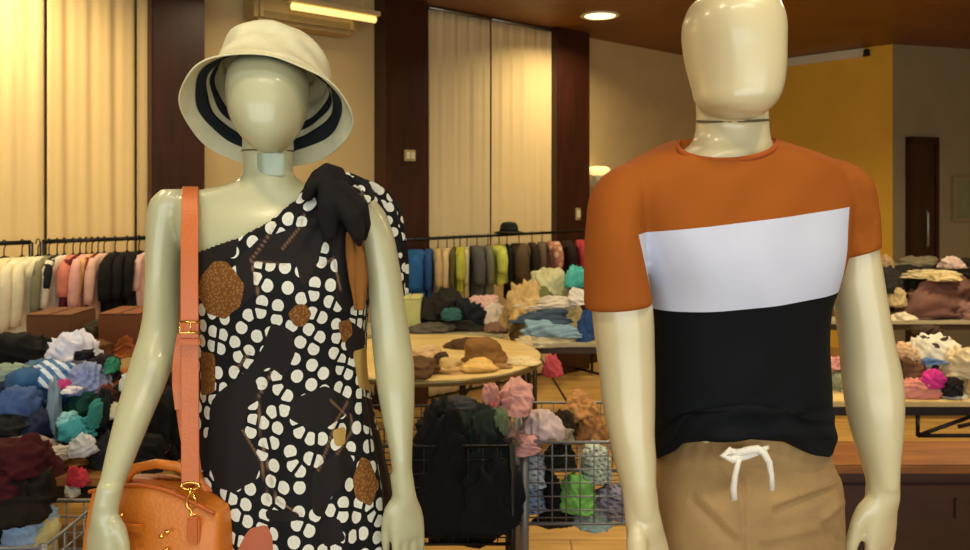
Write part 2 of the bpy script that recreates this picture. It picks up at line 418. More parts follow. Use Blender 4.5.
def hand(mb, wrist, w, n, size=1.0, dn=(0, 0, -1), wr=(.026, .017), curl=.25, thumb_out=.5, flatk=1.0):
    """wrist point, w = unit vector from index side to little-finger side, n = unit normal pointing to the palm side"""
    wrist = np.array(wrist, float); w = np.array(w, float); w /= np.linalg.norm(w); dn = np.array(dn, float); dn /= np.linalg.norm(dn)
    n = np.array(n, float); n -= dn * (n @ dn); n -= w * (n @ w); n /= np.linalg.norm(n); S = size
    rows = [(-.03, wr[0], wr[1]), (0, wr[0], wr[1]), (.02, wr[0] * 1.12, wr[1] * 1.0), (.045, .037 * S, .017 * S), (.07, .041 * S, .015 * S), (.09, .040 * S, .0125 * S), (.10, .034 * S, .009 * S)]
    rings = []
    for d, a, b in rows:
        d *= S if d > 0 else 1
        c = wrist + dn * d + n * (max(d, 0) * .08)
        rings.append([c + w * a * math.cos(2 * PI * k / 24) + n * b * math.sin(2 * PI * k / 24) for k in range(24)])
    mb.loft(rings)
    for i, (off, L) in enumerate([(-.030, .074), (-.010, .083), (.011, .077), (.030, .060)]):
        base = wrist + dn * (.088 * S) + w * off * S + n * .007 * S
        pts = [base - dn * .02 * S, base]; r = [.009 * S, .0092 * S]; ang = .10 + .04 * i; p = base
        for seg, rr in ((.44, .0085), (.32, .0075), (.24, .0062)):
            d = dn * math.cos(ang) + n * math.sin(ang) + w * off * 1.6
            d /= np.linalg.norm(d); p = p + d * L * seg * S; pts.append(p); r.append(rr * S); ang += curl
        pts.append(p + d * .004 * S); r.append(.0032 * S)
        mb.tube(pts, r, 12)
    b = wrist + dn * .022 * S - w * .020 * S + n * .006 * S
    d1 = dn * .8 - w * thumb_out + n * .35; d1 /= np.linalg.norm(d1)
    d2 = dn * .95 - w * thumb_out * .35 + n * .25; d2 /= np.linalg.norm(d2)
    d3 = dn + w * .05 + n * .2; d3 /= np.linalg.norm(d3)
    p1 = b + d1 * .042 * S; p2 = p1 + d2 * .034 * S; p3 = p2 + d3 * .026 * S
    mb.tube([b, b + d1 * .02 * S, p1, p2, p3, p3 + d3 * .004 * S], [.013 * S, .0155 * S, .0115 * S, .0098 * S, .0072 * S, .003 * S], 12)

def leg_rings(x, y, rows, seg=28):
    # rows: (z, dx, dy, a, b)
    R = interp_rows(rows, n=40)
    return [[(x + dx + a * math.cos(2 * PI * k / seg), y + dy + b * math.sin(2 * PI * k / seg), z) for k in range(seg)] for z, dx, dy, a, b in R]
def foot(mb, x, y, s=1.0, a=0.0):
    sn, cs = math.sin(a), math.cos(a); rings = []
    for d, w, h in [(-.05, .022, .05), (-.03, .032, .075), (0, .034, .085), (.05, .036, .07), (.1, .042, .05), (.14, .045, .036), (.175, .038, .026), (.195, .018, .016)]:
        c = (x + sn * d * s, y - cs * d * s)
        rings.append([(c[0] + cs * w * s * math.cos(2 * PI * k / 20), c[1] + sn * w * s * math.cos(2 * PI * k / 20), PLZ + .002 + h * s * (.5 + .5 * math.sin(2 * PI * k / 20))) for k in range(20)])
    mb.loft(rings)

# ---- male
MY = 1.33; YAWM = math.radians(18)
mroot = empty('mannequin', (.43, MY, PLZ), 'faceless cream male mannequin in an orange, white and black T-shirt', 'mannequin')
B = MB()
head = [(-9, 722, 748, 1.315, .03), (-6, 708, 764, 1.31, .056), (0, 694, 775, 1.305, .078), (12, 685.5, 782, 1.30, .094), (30, 681.5, 786, 1.30, .102), (50, 684, 785, 1.30, .104), (70, 688.5, 784.5, 1.295, .10),
        (88, 693, 783, 1.285, .09), (102, 697, 778, 1.275, .078), (110, 705, 771, 1.268, .062), (115, 717, 764, 1.264, .046), (118.5, 730, 754, 1.262, .026)]
head = [(p, 735 + (a - 735) * .915, 735 + (b_ - 735) * .87, y, d * .92) for p, a, b_, y, d in head]
B.loft(slices(head, yaw=math.radians(10), e=2.3, n=48))
neck = [(70, 702, 752, 1.335, .05), (100, 698, 764, 1.335, .052), (118, 698.5, 766, 1.335, .053), (135, 697, 767, 1.335, .055), (146, 690, 771, 1.337, .06), (154, 676, 783, 1.34, .07), (162, 662, 795, 1.345, .074),
        (172, 643, 818, 1.345, .08), (190, 624, 842, 1.345, .088), (230, 632, 840, 1.34, .1), (280, 656, 828, 1.335, .1), (340, 664, 822, 1.335, .092), (400, 668, 820, 1.335, .088), (460, 674, 820, 1.335, .09), (530, 672, 830, 1.335, .1), (590, 674, 828, 1.335, .098), (625, 690, 812, 1.335, .08)]
B.loft(slices(neck, yaw=YAWM, e=2.4, n=110))
armL = [(182, 612, 638, 1.30, .03), (192, 604, 640, 1.285, .042), (220, 597, 638, 1.262, .048), (265, 592, 644, 1.247, .05), (290, 591, 649, 1.244, .051), (310, 592, 652.5, 1.24, .052), (350, 596.5, 654, 1.235, .05), (375, 599.5, 654.5, 1.23, .048), (400, 602, 654.5, 1.225, .047), (430, 607.5, 654, 1.215, .045), (460, 614, 655.5, 1.205, .04), (490, 622, 655.5, 1.195, .034), (512, 627.5, 655.5, 1.19, .029)]
B.loft(slices(armL, e=2.1, n=60, seg=36))
armR = [(176, 818, 846, 1.385, .03), (186, 819, 857, 1.39, .042), (205, 824, 868, 1.395, .048), (245, 831, 875, 1.398, .049), (280, 832, 881, 1.395, .05), (310, 837, 886, 1.39, .05), (340, 841, 891.5, 1.385, .049), (370, 843.5, 898.5, 1.38, .05), (394, 846, 901, 1.37, .05), (430, 852.5, 900, 1.36, .046), (460, 862, 897.5, 1.35, .038), (485, 869, 897, 1.342, .03)]
B.loft(slices(armR, e=2.1, n=60, seg=36))
hand(B, P(641.5, 509, 1.19), (.80, .62, 0), (.6, -.8, 0), 1.06, dn=(.10, -.02, -1), wr=(.027, .025))
hand(B, P(883, 485, 1.342), (.78, .62, 0), (-.6, .8, 0), 1.10, dn=(.03, -.02, -1), wr=(.028, .026))
for sx, ddx in ((-1, -.01), (1, .015)):
    x0 = .43 + sx * .085 * math.cos(YAWM); y0 = MY + sx * .085 * math.sin(YAWM)
    B.loft(leg_rings(x0, y0, [(PLZ + .05, sx * .03 , .01, .036, .042), (PLZ + .12, sx * .03, .01, .038, .045), (PLZ + .33, sx * .025, .02, .056, .062), (PLZ + .46, sx * .02, 0, .052, .056), (PLZ + .52, sx * .02, 0, .058, .062), (PLZ + .75, sx * .01, 0, .078, .085), (1.03, 0, 0, .085, .1)]))
    foot(B, x0 + sx * .03, y0 + .02, 1.1, YAWM)
remeshed(B, 'body', m_m, mroot, .0038, 6, origin=(.43, MY, PLZ))
# neck joint line
seam = []
for k in range(49):
    t = 2 * PI * k / 48; c = P(732.3, 120, 1.335); s = 35.2 / F * 1.335
    x, y = s * math.cos(t), .0565 * math.sin(t)
    seam.append((c[0] + x * math.cos(YAWM) - y * math.sin(YAWM), c[1] + x * math.sin(YAWM) + y * math.cos(YAWM), c[2] + .004 * math.cos(t) + .006 * math.sin(t)))
MB().tube(seam, .0022, 6).obj('neck_seam', mat('seam_brown', (96, 84, 52)), mroot, smooth=True)

# T-shirt (pattern bands are part of the knit: a local-coordinate panel)
B = MB()
shirt = [(139.5, 676, 778, 1.345, .062), (143, 666, 786, 1.345, .075), (149, 652, 808, 1.345, .084), (156, 637, 830, 1.345, .09), (166, 620, 851, 1.345, .097), (185, 606, 862, 1.343, .105), (225, 615, 855, 1.34, .118), (255, 628, 850, 1.337, .122), (285, 643, 837, 1.335, .12), (310, 648, 828, 1.335, .116), (350, 651, 827, 1.335, .11), (400, 652, 830, 1.335, .11), (430, 653, 832, 1.335, .115), (448, 653, 832, 1.335, .118), (458, 655, 831, 1.335, .118), (463, 659, 828, 1.335, .114)]
B.loft(slices(shirt, yaw=YAWM, e=2.35, n=120, seg=64))
slL = [(166, 618, 646, 1.300, .045), (176, 603, 648, 1.285, .058), (192, 592, 646, 1.272, .066), (225, 586.5, 642, 1.256, .068), (270, 584, 646, 1.247, .066), (304, 584.5, 652, 1.24, .064)]
B.loft(slices(slL, e=2.2, n=50, seg=40))
slR = [(160, 806, 838, 1.38, .045), (167, 806, 852, 1.385, .058), (180, 808, 866, 1.39, .066), (205, 818, 872.5, 1.40, .067), (240, 826, 875.5, 1.40, .062), (262, 829, 876.5, 1.398, .06)]
B.loft(slices(slR, e=2.2, n=50, seg=40))
def smooth01(t): t = np.clip(t, 0, 1); return t * t * (3 - 2 * t)
def shirt_tweak(co):
    px = HX + co[:, 0] / co[:, 1] * F; py = HY + (CAMZ - co[:, 2]) / co[:, 1] * F
    z0 = CAMZ - (py - HY) / F * 1.33
    out = co.copy()
    body = (px > 664) & (px < 829)
    # hem lifted at the front centre, drooping at the sides
    lift = np.interp(px, [645, 656, 668, 682, 705, 750, 785, 806, 825, 840], [0, 3, 16, 34, 44, 50, 43, 30, 20, 6])
    w = smooth01((py - 405) / 55.)
    out[:, 2] += lift / F * co[:, 1] * w
    # soft bunching folds above the hem and long folds on the chest
    fr = smooth01((py - 395) / 25.) * (co[:, 1] < 1.34)
    f = np.sin((py + .22 * (px - 740) * np.sin(px / 31.)) / 4.6 + px / 22.) * .0036 + np.sin(py / 8.7 - px / 15.) * .003
    f2 = np.sin(px / 11. + py / 44. + np.sin(py / 30.) * 1.5) * .0016 + np.sin((px - py) / 17. + np.sin(px / 21.)) * .0014
    f3 = -.006 * np.exp(-((px + .9 * (py - 250) - 668) / 6.) ** 2) * ((py > 235) & (py < 330)) 
    out[:, 1] -= fr * f + (co[:, 1] < 1.34) * f2 + f3 * 0
    # scooped neckline at the front
    pn = 142 + 19 * np.sqrt(np.clip(1 - ((px - 727) / 50.) ** 2, 0, 1))
    sc_ = (np.abs(px - 727) < 50) & (py < pn) & (co[:, 1] < 1.35)
    out[sc_, 2] = (CAMZ - (pn - HY) / F * co[:, 1])[sc_]
    # sleeve hems slant
    sl = px > 822
    ws = smooth01((py - 205) / 55.) * smooth01((px - 822) / 8.)
    out[:, 2] += ws * (px - 828) * .27 / F * co[:, 1]
    wl = smooth01((py - 240) / 60.) * smooth01((662 - px) / 8.)
    out[:, 2] -= wl * (-(px - 652)) * .10 / F * co[:, 1] * ((co[:, 1] < 1.33))
    return out
MO = np.array([.43, MY, PLZ])
ms = bpy.data.materials.new('tshirt_colour_blocks'); nt, b = nodes_of(ms)
b.inputs['Roughness'].default_value = .85; b.inputs['Specular IOR Level'].default_value = .2; 
tc = nt.nodes.new('ShaderNodeTexCoord'); sep = nt.nodes.new('ShaderNodeSeparateXYZ'); nt.links.new(tc.outputs['Object'], sep.inputs[0])
def math_node(op, a, b_=None, c_=None):
    n = nt.nodes.new('ShaderNodeMath'); n.operation = op
    for i, v in enumerate((a, b_, c_)):
        if v is None: continue
        if isinstance(v, (int, float)): n.inputs[i].default_value = v
        else: nt.links.new(v, n.inputs[i])
    return n.outputs[0]
def line_z(p1, p2, Y1, Y2):   # z - line(x) > 0 above the line through two seam points
    a, c = P(*p1, Y1) - MO, P(*p2, Y2) - MO; k = (c[2] - a[2]) / (c[0] - a[0]); q = a[2] - k * a[0]
    return math_node('SUBTRACT', sep.outputs['Z'], math_node('MULTIPLY_ADD', sep.outputs['X'], k, q))
def line_x(p1, p2, Y1, Y2):   # x - line(z)
    a, c = P(*p1, Y1) - MO, P(*p2, Y2) - MO; k = (c[0] - a[0]) / (c[2] - a[2]); q = a[0] - k * a[2]
    return math_node('SUBTRACT', sep.outputs['X'], math_node('MULTIPLY_ADD', sep.outputs['Z'], k, q))
above_top = math_node('GREATER_THAN', line_z((632, 232), (840, 207), 1.27, 1.33), 0)
below_bot = math_node('LESS_THAN', line_z((650, 313.5), (829, 291), 1.25, 1.31), 0)
right_of_l = math_node('GREATER_THAN', line_x((631, 232), (653, 316), 1.26, 1.26), 0)
left_of_r = math_node('LESS_THAN', line_x((841, 207), (829, 293), 1.34, 1.33), 0)
between = math_node('MULTIPLY', right_of_l, left_of_r)
inbody = math_node('MULTIPLY', between, math_node('SUBTRACT', 1, above_top))
# under the arms: the side seams run straight down
zb_ = (P(650, 313, 1.25) - MO)[2]
lowr = math_node('LESS_THAN', sep.outputs['Z'], (P(650, 305, 1.25) - MO)[2])
right_l2 = math_node('GREATER_THAN', line_x((642, 300), (644, 470), 1.30, 1.30), 0)
left_r2 = math_node('LESS_THAN', line_x((845, 300), (848, 470), 1.34, 1.34), 0)
inlow = math_node('MULTIPLY', below_bot, math_node('MULTIPLY', math_node('MULTIPLY', right_l2, left_r2), lowr))
blackf = math_node('MAXIMUM', math_node('MULTIPLY', inbody, below_bot), inlow)
nz = nt.nodes.new('ShaderNodeTexNoise'); nz.inputs['Scale'].default_value = 900
nt.links.new(tc.outputs['Object'], nz.inputs['Vector']); bp = nt.nodes.new('ShaderNodeBump'); bp.inputs['Strength'].default_value = .12; bp.inputs['Distance'].default_value = .003
nt.links.new(nz.outputs['Fac'], bp.inputs['Height']); nt.links.new(bp.outputs['Normal'], b.inputs['Normal'])
def mixc(f, a, c):
    n = nt.nodes.new('ShaderNodeMix'); n.data_type = 'RGBA'; nt.links.new(f, n.inputs['Factor'])
    for i, v in ((6, a), (7, c)):
        if isinstance(v, tuple): n.inputs[i].default_value = v
        else: nt.links.new(v, n.inputs[i])
    return n.outputs[2]
c1 = mixc(inbody, lin((150, 80, 20)), lin((196, 200, 216)))
c2 = mixc(blackf, c1, lin((6, 10, 14)))
nt.links.new(c2, b.inputs['Base Color'])
ts = remeshed(B, 't_shirt', ms, mroot, .0042, 22, origin=MO, tweak=shirt_tweak)
tag(ts, 'T-shirt with rust orange top, white chest panel and black lower body')
# ribbed collar
from mathutils.bvhtree import BVHTree
bm_ = bmesh.new(); bm_.from_mesh(ts.data); tree = BVHTree.FromBMesh(bm_); wo_ = Vector(MO)
col = []
for k in range(65):
    t = 2 * PI * k / 64; px = 727 + 50.5 * math.cos(t); sn_ = math.sin(t)
    py = 142.5 + 18.5 * max(0, sn_) ** .9 - 3 * max(0, -sn_) - 1.5 * math.cos(t)
    Yc = 1.35 + (px - 727) / 50 * .018 - .066 * sn_
    if sn_ > .04:
        d_ = Vector(P(px, py + 1.5, 1.0)) - Vector((0, 0, CAMZ)); d_.normalize()
        h_ = tree.ray_cast(Vector((0, 0, CAMZ)) - wo_, d_)
        if h_[0] is not None: Yc = min(max((h_[0] + wo_).y, 1.24), 1.36)
    col.append(P(px, py, Yc))
col = np.array(col); 
for _ in range(3): col[1:-1] = (col[:-2] + col[1:-1] * 2 + col[2:]) / 4
bm_.free()
MB().tube(col, .0036, 8, flat=1.5).obj('collar', cloth((160, 78, 28)), ts, smooth=True)

# shorts
B = MB()
sh = [(408, 676, 812, 1.335, .095), (426, 672, 816, 1.335, .098), (440, 666, 822, 1.335, .103), (452, 662, 828, 1.335, .108), (464, 657, 832, 1.335, .112), (480, 653, 839, 1.335, .118), (510, 651, 841, 1.335, .121), (540, 649, 842, 1.335, .122), (575, 648, 844, 1.335, .12), (600, 648, 852, 1.335, .115), (612, 660, 840, 1.335, .1)]
B.loft(slices(sh, yaw=YAWM, e=2.3, n=70, seg=64))
for sx in (-1, 1):
    x0 = .43 + sx * .09 * math.cos(YAWM); y0 = MY + sx * .09 * math.sin(YAWM)
    B.loft(leg_rings(x0, y0, [(PLZ + .50, sx * .015, -.005, .09, .1), (PLZ + .6, sx * .012, 0, .093, .105), (.97, 0, 0, .093, .115), (1.02, 0, 0, .085, .11)]))
def shorts_tweak(co):
    px = HX + co[:, 0] / co[:, 1] * F; py = HY + (CAMZ - co[:, 2]) / co[:, 1] * F; out = co.copy()
    fr = (co[:, 1] < 1.36)
    def crease(x0, y0, x1, y1, w, d):
        L = math.hypot(x1 - x0, y1 - y0); ux, uy = (x1 - x0) / L, (y1 - y0) / L
        s = (px - x0) * ux + (py - y0) * uy; n = -(px - x0) * uy + (py - y0) * ux
        return d * np.exp(-(n / w) ** 2) * smooth01(s / 8 + .5) * smooth01((L - s) / 12 + .5)
    f = crease(690, 500, 735, 545, 4, -.006) + crease(697, 492, 742, 536, 4, .005)
    f += crease(775, 512, 835, 490, 4, -.006) + crease(772, 503, 838, 480, 4, .005)
    f += crease(843, 500, 822, 520, 4, .007) + crease(822, 522, 842, 545, 4, -.006) + crease(716, 468, 732, 490, 3, -.004)
    f += crease(742, 478, 744, 590, 2, -.004) + crease(748, 478, 750, 590, 2.5, .003) + crease(760, 540, 830, 525, 5, .004)
    f += np.exp(-((py - 448) / 14.) ** 2) * np.sin(px / 2.4 + np.sin(py / 9.)) * .0013
    f += -.003 * np.exp(-((py - 469) / 2.) ** 2)
    out[:, 1] -= fr * f
    return out
m_kh = cloth((158, 128, 84))
so = remeshed(B, 'shorts', m_kh, mroot, .0044, 5, origin=MO, tweak=shorts_tweak)
tag(so, 'khaki drawstring shorts')
m_cord = cloth((226, 222, 208))
ys = 1.196
B = MB()
def cord(pts, r): B.tube([P(*p) for p in pts], r, 10)
cord([(738, 455, ys), (730, 450, ys - .004), (722, 456, ys - .008), (732, 459.5, ys - .010), (745, 456, ys - .006), (756, 452.5, ys), (764, 449.5, ys - .004), (768, 447, ys + .002)], [.0045, .005, .0058, .0055, .006, .0055, .0045, .003])
cord([(727, 452, ys), (740, 452.5, ys - .008), (750, 450, ys - .01), (758, 449, ys - .008), (764, 453, ys - .012), (769, 462, ys - .014), (771.5, 476, ys - .012), (772, 490, ys - .012)], [.005, .0055, .006, .006, .0055, .005, .004, .0045])
cord([(742, 453, ys - .006), (738, 463, ys - .013), (735, 476, ys - .014), (733.5, 488, ys - .014), (734, 499, ys - .013)], [.004, .004, .0042, .0048, .0055])
B.obj('drawstring', m_cord, so, smooth=True)

# ---- female
FY = 1.49
froot = empty('mannequin', (-.36, FY, PLZ), 'faceless pale green-white female mannequin in a one-shoulder dotted dress', 'mannequin')
FO = np.array([-.36, FY, PLZ])
B = MB()
B.loft(slices([(50, 259, 277, 1.505, .03), (54, 248, 289, 1.50, .052), (62, 237.5, 299, 1.49, .074), (74, 230.5, 306, 1.48, .087), (90, 229, 307, 1.472, .094), (104, 230, 306.5, 1.468, .094), (118, 233, 303.5, 1.46, .086), (131, 239.5, 298, 1.452, .074), (142, 248, 290, 1.446, .058), (149, 257, 282, 1.443, .04), (152.5, 264, 276, 1.442, .02)], e=2.2, n=48))
torso = [(120, 245, 290, 1.50, .045), (145, 243.5, 293, 1.50, .046), (165, 244, 292, 1.50, .046), (176, 242, 294, 1.50, .05), (183, 233, 303, 1.502, .058), (189, 205, 325, 1.505, .066), (194, 180, 344, 1.507, .072), (202, 168, 357, 1.508, .08), (222, 175, 360, 1.50, .095), (250, 186, 360, 1.495, .108), (290, 198, 357, 1.49, .115), (330, 208, 352, 1.492, .098), (365, 212, 350, 1.492, .092), (410, 206, 358, 1.492, .105), (470, 196, 368, 1.492, .118), (540, 194, 372, 1.492, .118), (580, 210, 356, 1.492, .1)]
B.loft(slices(torso, e=2.25, n=120, seg=56))
aL = [(189, 164, 190, 1.50, .035), (196, 156, 192, 1.50, .046), (210, 150.5, 190, 1.50, .052), (235, 149, 184, 1.498, .05), (270, 148, 179, 1.49, .045), (300, 146.5, 177.5, 1.475, .042), (318, 144.5, 177, 1.465, .041), (335, 140.5, 176.5, 1.45, .04), (352, 135, 175, 1.43, .041), (380, 126.5, 166.5, 1.40, .04), (415, 117, 152, 1.36, .036), (449, 108.5, 138, 1.325, .031), (483, 101, 124.5, 1.295, .026), (503, 96, 117, 1.28, .022)]
B.loft(slices(aL, e=2.05, n=80, seg=36))
aR = [(183, 330, 356, 1.50, .035), (190, 334, 364, 1.50, .045), (210, 350, 383, 1.50, .05), (231, 358, 392, 1.495, .047), (266, 365.5, 399.5, 1.485, .044), (302, 369.5, 404.5, 1.475, .042), (337, 372, 410, 1.465, .042), (360, 374, 413.5, 1.455, .042), (385, 377, 414.5, 1.44, .041), (415, 382, 414, 1.425, .038), (443, 388, 412.5, 1.41, .032), (470, 392, 412, 1.40, .026), (492, 393, 413, 1.395, .022)]
B.loft(slices(aR, e=2.05, n=80, seg=36))
hand(B, P(106.5, 504, 1.28), (-.72, .6, 0), (.6, .72, 0), .96, dn=(-.18, -.12, -1), wr=(.020, .020), curl=.2)
hand(B, P(403.5, 490, 1.395), (.74, .62, 0), (-.62, .74, 0), .88, dn=(.15, -.03, -1), wr=(.0205, .020), curl=.16, thumb_out=.32)
for sx in (-1, 1):
    x0 = -.375 + sx * .075
    B.loft(leg_rings(x0, FY, [(PLZ + .05, 0, .01, .03, .036), (PLZ + .12, 0, .01, .032, .04), (PLZ + .33, 0, .02, .05, .056), (PLZ + .45, 0, 0, .046, .05), (PLZ + .52, 0, 0, .052, .056), (PLZ + .75, 0, 0, .072, .078), (1.0, 0, 0, .078, .095)]))
    foot(B, x0, FY + .02, .95, 0)
remeshed(B, 'body', m_f, froot, .0038, 6, origin=FO)
# neck joint plate
B = MB(); c = P(267.5, 163, 1.452)
rings = []
for zz, s in ((.021, .97), (.018, 1), (-.018, 1), (-.021, .97)):
    ring = []
    for k in range(21): 
        t = -1 + 2 * k / 20; a = t * .62
        ring.append((c[0] + .051 * math.sin(a) * s, 1.50 - .0495 * math.cos(a), c[2] + zz * 1.0 - .003 * t))
    for k in range(20, -1, -1):
        t = -1 + 2 * k / 20; a = t * .62
        ring.append((c[0] + .045 * math.sin(a) * s, 1.50 - .0445 * math.cos(a), c[2] + zz * 1.0 - .003 * t))
    rings.append(ring)
B.loft(rings).obj('neck_plate', skin('neck_plate_plastic', (150, 164, 134), .35), froot, smooth=False)
seam = [(P(268, 151, 1.50) + np.array([.0465 * math.cos(2 * PI * k / 40), .0475 * math.sin(2 * PI * k / 40), 0])) for k in range(41)]
MB().tube(seam, .0018, 6).obj('neck_seam', mat('seam_brown', (96, 84, 52)), froot, smooth=True)

# dress
NS, NR = 300, 330
drs = [(166, 245, 372, 1.503, .062), (176, 236, 372, 1.503, .066), (188, 214, 370, 1.503, .084), (200, 198, 370, 1.50, .096), (215, 190, 369, 1.498, .106), (250, 190, 368.5, 1.493, .12), (285, 193, 369, 1.49, .134), (320, 196, 366, 1.49, .128), (355, 199, 365, 1.49, .122), (400, 197, 370, 1.49, .128), (450, 196, 381, 1.49, .138), (500, 198, 391, 1.49, .146), (560, 196, 399, 1.49, .153), (660, 190, 408, 1.49, .158), (740, 186, 412, 1.49, .162)]
rings = np.array(slices(drs, e=2.2, n=NR, seg=NS))
pyr = interp_rows(drs, n=NR)[:, 0]
# folds: vertical waves that grow towards the hem, plus gathered pulls from the shoulder knot
cen = rings.mean(1, keepdims=True); rad = rings - cen; rl = np.linalg.norm(rad[..., :2], axis=-1, keepdims=True)
th = np.linspace(0, 2 * PI, NS, endpoint=False)[None, :, None]; pz = pyr[:, None, None]
amp = .0012 + .008 * np.clip((pz - 320) / 400, 0, 1)
wav = np.sin(th * 13 + np.sin(pz / 60.) * .8) * .6 + np.sin(th * 7 + 1.3 + pz / 140.) * .6 + .3 * np.sin(th * 23 + pz / 50.)
rings = rings + rad / rl * amp * wav
pull = np.sin((np.arctan2(pz - 190, (HX + rings[..., :1] / rings[..., 1:2] * F) - 342)) * 17) * .0035 * np.exp(-(pz - 190) ** 2 / 70. ** 2)
rings[..., 1:2] -= pull * (rings[..., 1:2] < FY)
pxv = HX + rings[..., 0] / 1.40 * F; pyv = HY + (CAMZ - rings[..., 2]) / 1.40 * F
PX = HX + rings[..., 0] / rings[..., 1] * F; PY = HY + (CAMZ - rings[..., 2]) / rings[..., 1] * F
def inpoly(poly, X, Y):
    r = np.zeros(X.shape, bool); n = len(poly)
    for i in range(n):
        x1, y1 = poly[i]; x2, y2 = poly[(i + 1) % n]
        c = ((y1 > Y) != (y2 > Y)) & (X < (x2 - x1) * (Y - y1) / (y2 - y1 + 1e-9) + x1); r ^= c
    return r
BLK = [[(196, 250), (214, 244), (240, 236), (236, 256), (222, 262), (206, 272), (198, 290)],
       [(235, 262), (258, 240), (280, 232), (300, 226), (325, 235), (318, 262), (302, 290), (296, 264), (285, 264), (252, 262), (256, 292), (242, 304), (238, 280)],
       [(318, 172), (345, 178), (350, 192), (368, 206), (366, 236), (352, 243), (350, 272), (352, 300), (345, 314), (335, 300), (337, 262), (325, 240), (310, 222), (318, 205)],
       [(272, 322), (292, 330), (296, 350), (285, 378), (270, 366), (255, 378), (262, 398), (240, 412), (222, 410), (214, 396), (245, 372), (262, 350)],
       [(212, 398), (232, 412), (250, 402), (243, 428), (262, 462), (256, 480), (235, 492), (215, 486), (208, 440)],
       [(292, 400), (325, 385), (354, 402), (345, 415), (320, 432), (300, 425), (288, 418)],
       [(313, 470), (345, 446), (354, 462), (346, 478), (330, 500), (322, 518), (312, 514), (312, 490)],
       [(266, 508), (300, 512), (300, 521), (268, 521)], [(320, 520), (340, 518), (345, 540), (325, 548), (318, 535)],
       [(346, 318), (362, 330), (364, 352), (350, 360), (344, 345)], [(370, 430), (400, 430), (410, 560), (385, 560), (380, 480)],
       [(360, 395), (372, 400), (374, 430), (362, 425)], [(198, 430), (208, 440), (210, 470), (198, 470)],
       [(280, 560), (330, 575), (320, 640), (290, 620)], [(230, 580), (260, 600), (250, 660), (215, 640)], [(345, 600), (380, 590), (385, 660), (350, 670)], [(270, 660), (310, 680), (300, 720), (265, 710)]]
BRN = [[(203, 275), (214, 262), (228, 262), (245, 285), (241, 305), (226, 319), (208, 313), (198, 292)], [(288, 313), (296, 304), (306, 304), (312, 314), (305, 326), (294, 326)],
       [(350, 246), (357, 234), (366, 240), (368, 290), (360, 300), (354, 292), (351, 270)], [(337, 322), (350, 318), (352, 334), (342, 344)], [(202, 350), (215, 354), (216, 392), (202, 396)],
       [(352, 480), (361, 455), (370, 462), (378, 486), (370, 507), (355, 498)], [(240, 640), (262, 650), (258, 680), (238, 670)]]
PNK = [[(240, 545), (250, 528), (268, 524), (273, 536), (276, 565), (235, 565)]]
YEL = [[(352, 352), (370, 345), (372, 392), (358, 388)], [(332, 430), (346, 426), (344, 444), (334, 448)]]
LIN = [[(275, 224), (266, 240), (250, 262)], [(304, 214), (300, 228), (282, 250)], [(252, 263), (285, 264)], [(252, 263), (259, 296)], [(272, 372), (258, 398), (262, 440), (277, 500), (302, 515)],
       [(347, 402), (336, 420), (328, 445), (318, 470)], [(333, 258), (322, 266)], [(333, 258), (340, 290)], [(243, 430), (262, 462), (268, 500)], [(336, 455), (352, 430), (350, 415)], [(236, 370), (250, 352)], [(330, 400), (345, 415)]]
blk = np.zeros(PX.shape); brn = blk.copy(); pnk = blk.copy(); yel = blk.copy(); ln = blk.copy()
front = rings[..., 1] < FY + .02
for pl in BLK: blk[inpoly(pl, PX, PY)] = 1
for pl in BRN: brn[inpoly(pl, PX, PY)] = 1
for pl in PNK: pnk[inpoly(pl, PX, PY)] = 1
for pl in YEL: yel[inpoly(pl, PX, PY)] = 1
for pl in LIN:
    for (x1, y1), (x2, y2) in zip(pl[:-1], pl[1:]):
        L2 = (x2 - x1) ** 2 + (y2 - y1) ** 2; t = np.clip(((PX - x1) * (x2 - x1) + (PY - y1) * (y2 - y1)) / L2, 0, 1)
        d = np.hypot(PX - x1 - t * (x2 - x1), PY - y1 - t * (y2 - y1)); ln = np.maximum(ln, np.clip(1.2 - d, 0, 1))
def blur(a, it=3):
    for _ in range(it):
        a = (np.roll(a, 1, 1) + 2 * a + np.roll(a, -1, 1)) / 4; b2 = a.copy(); b2[1:-1] = (a[:-2] + 2 * a[1:-1] + a[2:]) / 4; a = b2
    return a
blk, brn, pnk, yel = blur(blk), blur(brn), blur(pnk), blur(yel)
# faces: keep what lies under the one-shoulder neckline
NECK = [(180, 262), (197, 251.5), (240, 236), (270, 220), (298, 196), (312, 176), (322, 170), (332, 174), (346, 182), (362, 189), (380, 204)]
keep = PY > np.interp(PX, [p[0] for p in NECK], [p[1] for p in NECK])
# small stitched scallops in the neckline edge
v = rings.reshape(-1, 3); idx = lambda i, k: i * NS + (k % NS); f = []
for i in range(NR - 1):
    for k in range(NS):
        if keep[i, k] and keep[i + 1, k] and keep[i, (k + 1) % NS] and keep[i + 1, (k + 1) % NS]:
            f.append((idx(i, k), idx(i, k + 1), idx(i + 1, k + 1), idx(i + 1, k)))
# snap the verts just below the neckline onto it so the edge is clean
dr = obj('dress', v, f, None, froot, origin=FO)
me = dr.data
uvx = np.zeros((NR, NS)); seglen = np.linalg.norm(np.diff(np.concatenate([rings, rings[:, :1]], 1), axis=1)[..., :2], axis=-1)
cum = np.concatenate([np.zeros((NR, 1)), np.cumsum(seglen, 1)[:, :-1]], 1); c0 = cum[:, [3 * NS // 4]]; uvx = (cum - c0)
uvz = rings[..., 2]
uvl = me.uv_layers.new(name='weave'); li = np.empty(len(me.loops), int); me.loops.foreach_get('vertex_index', li)
U = np.stack([uvx.ravel()[li], uvz.ravel()[li]], 1)
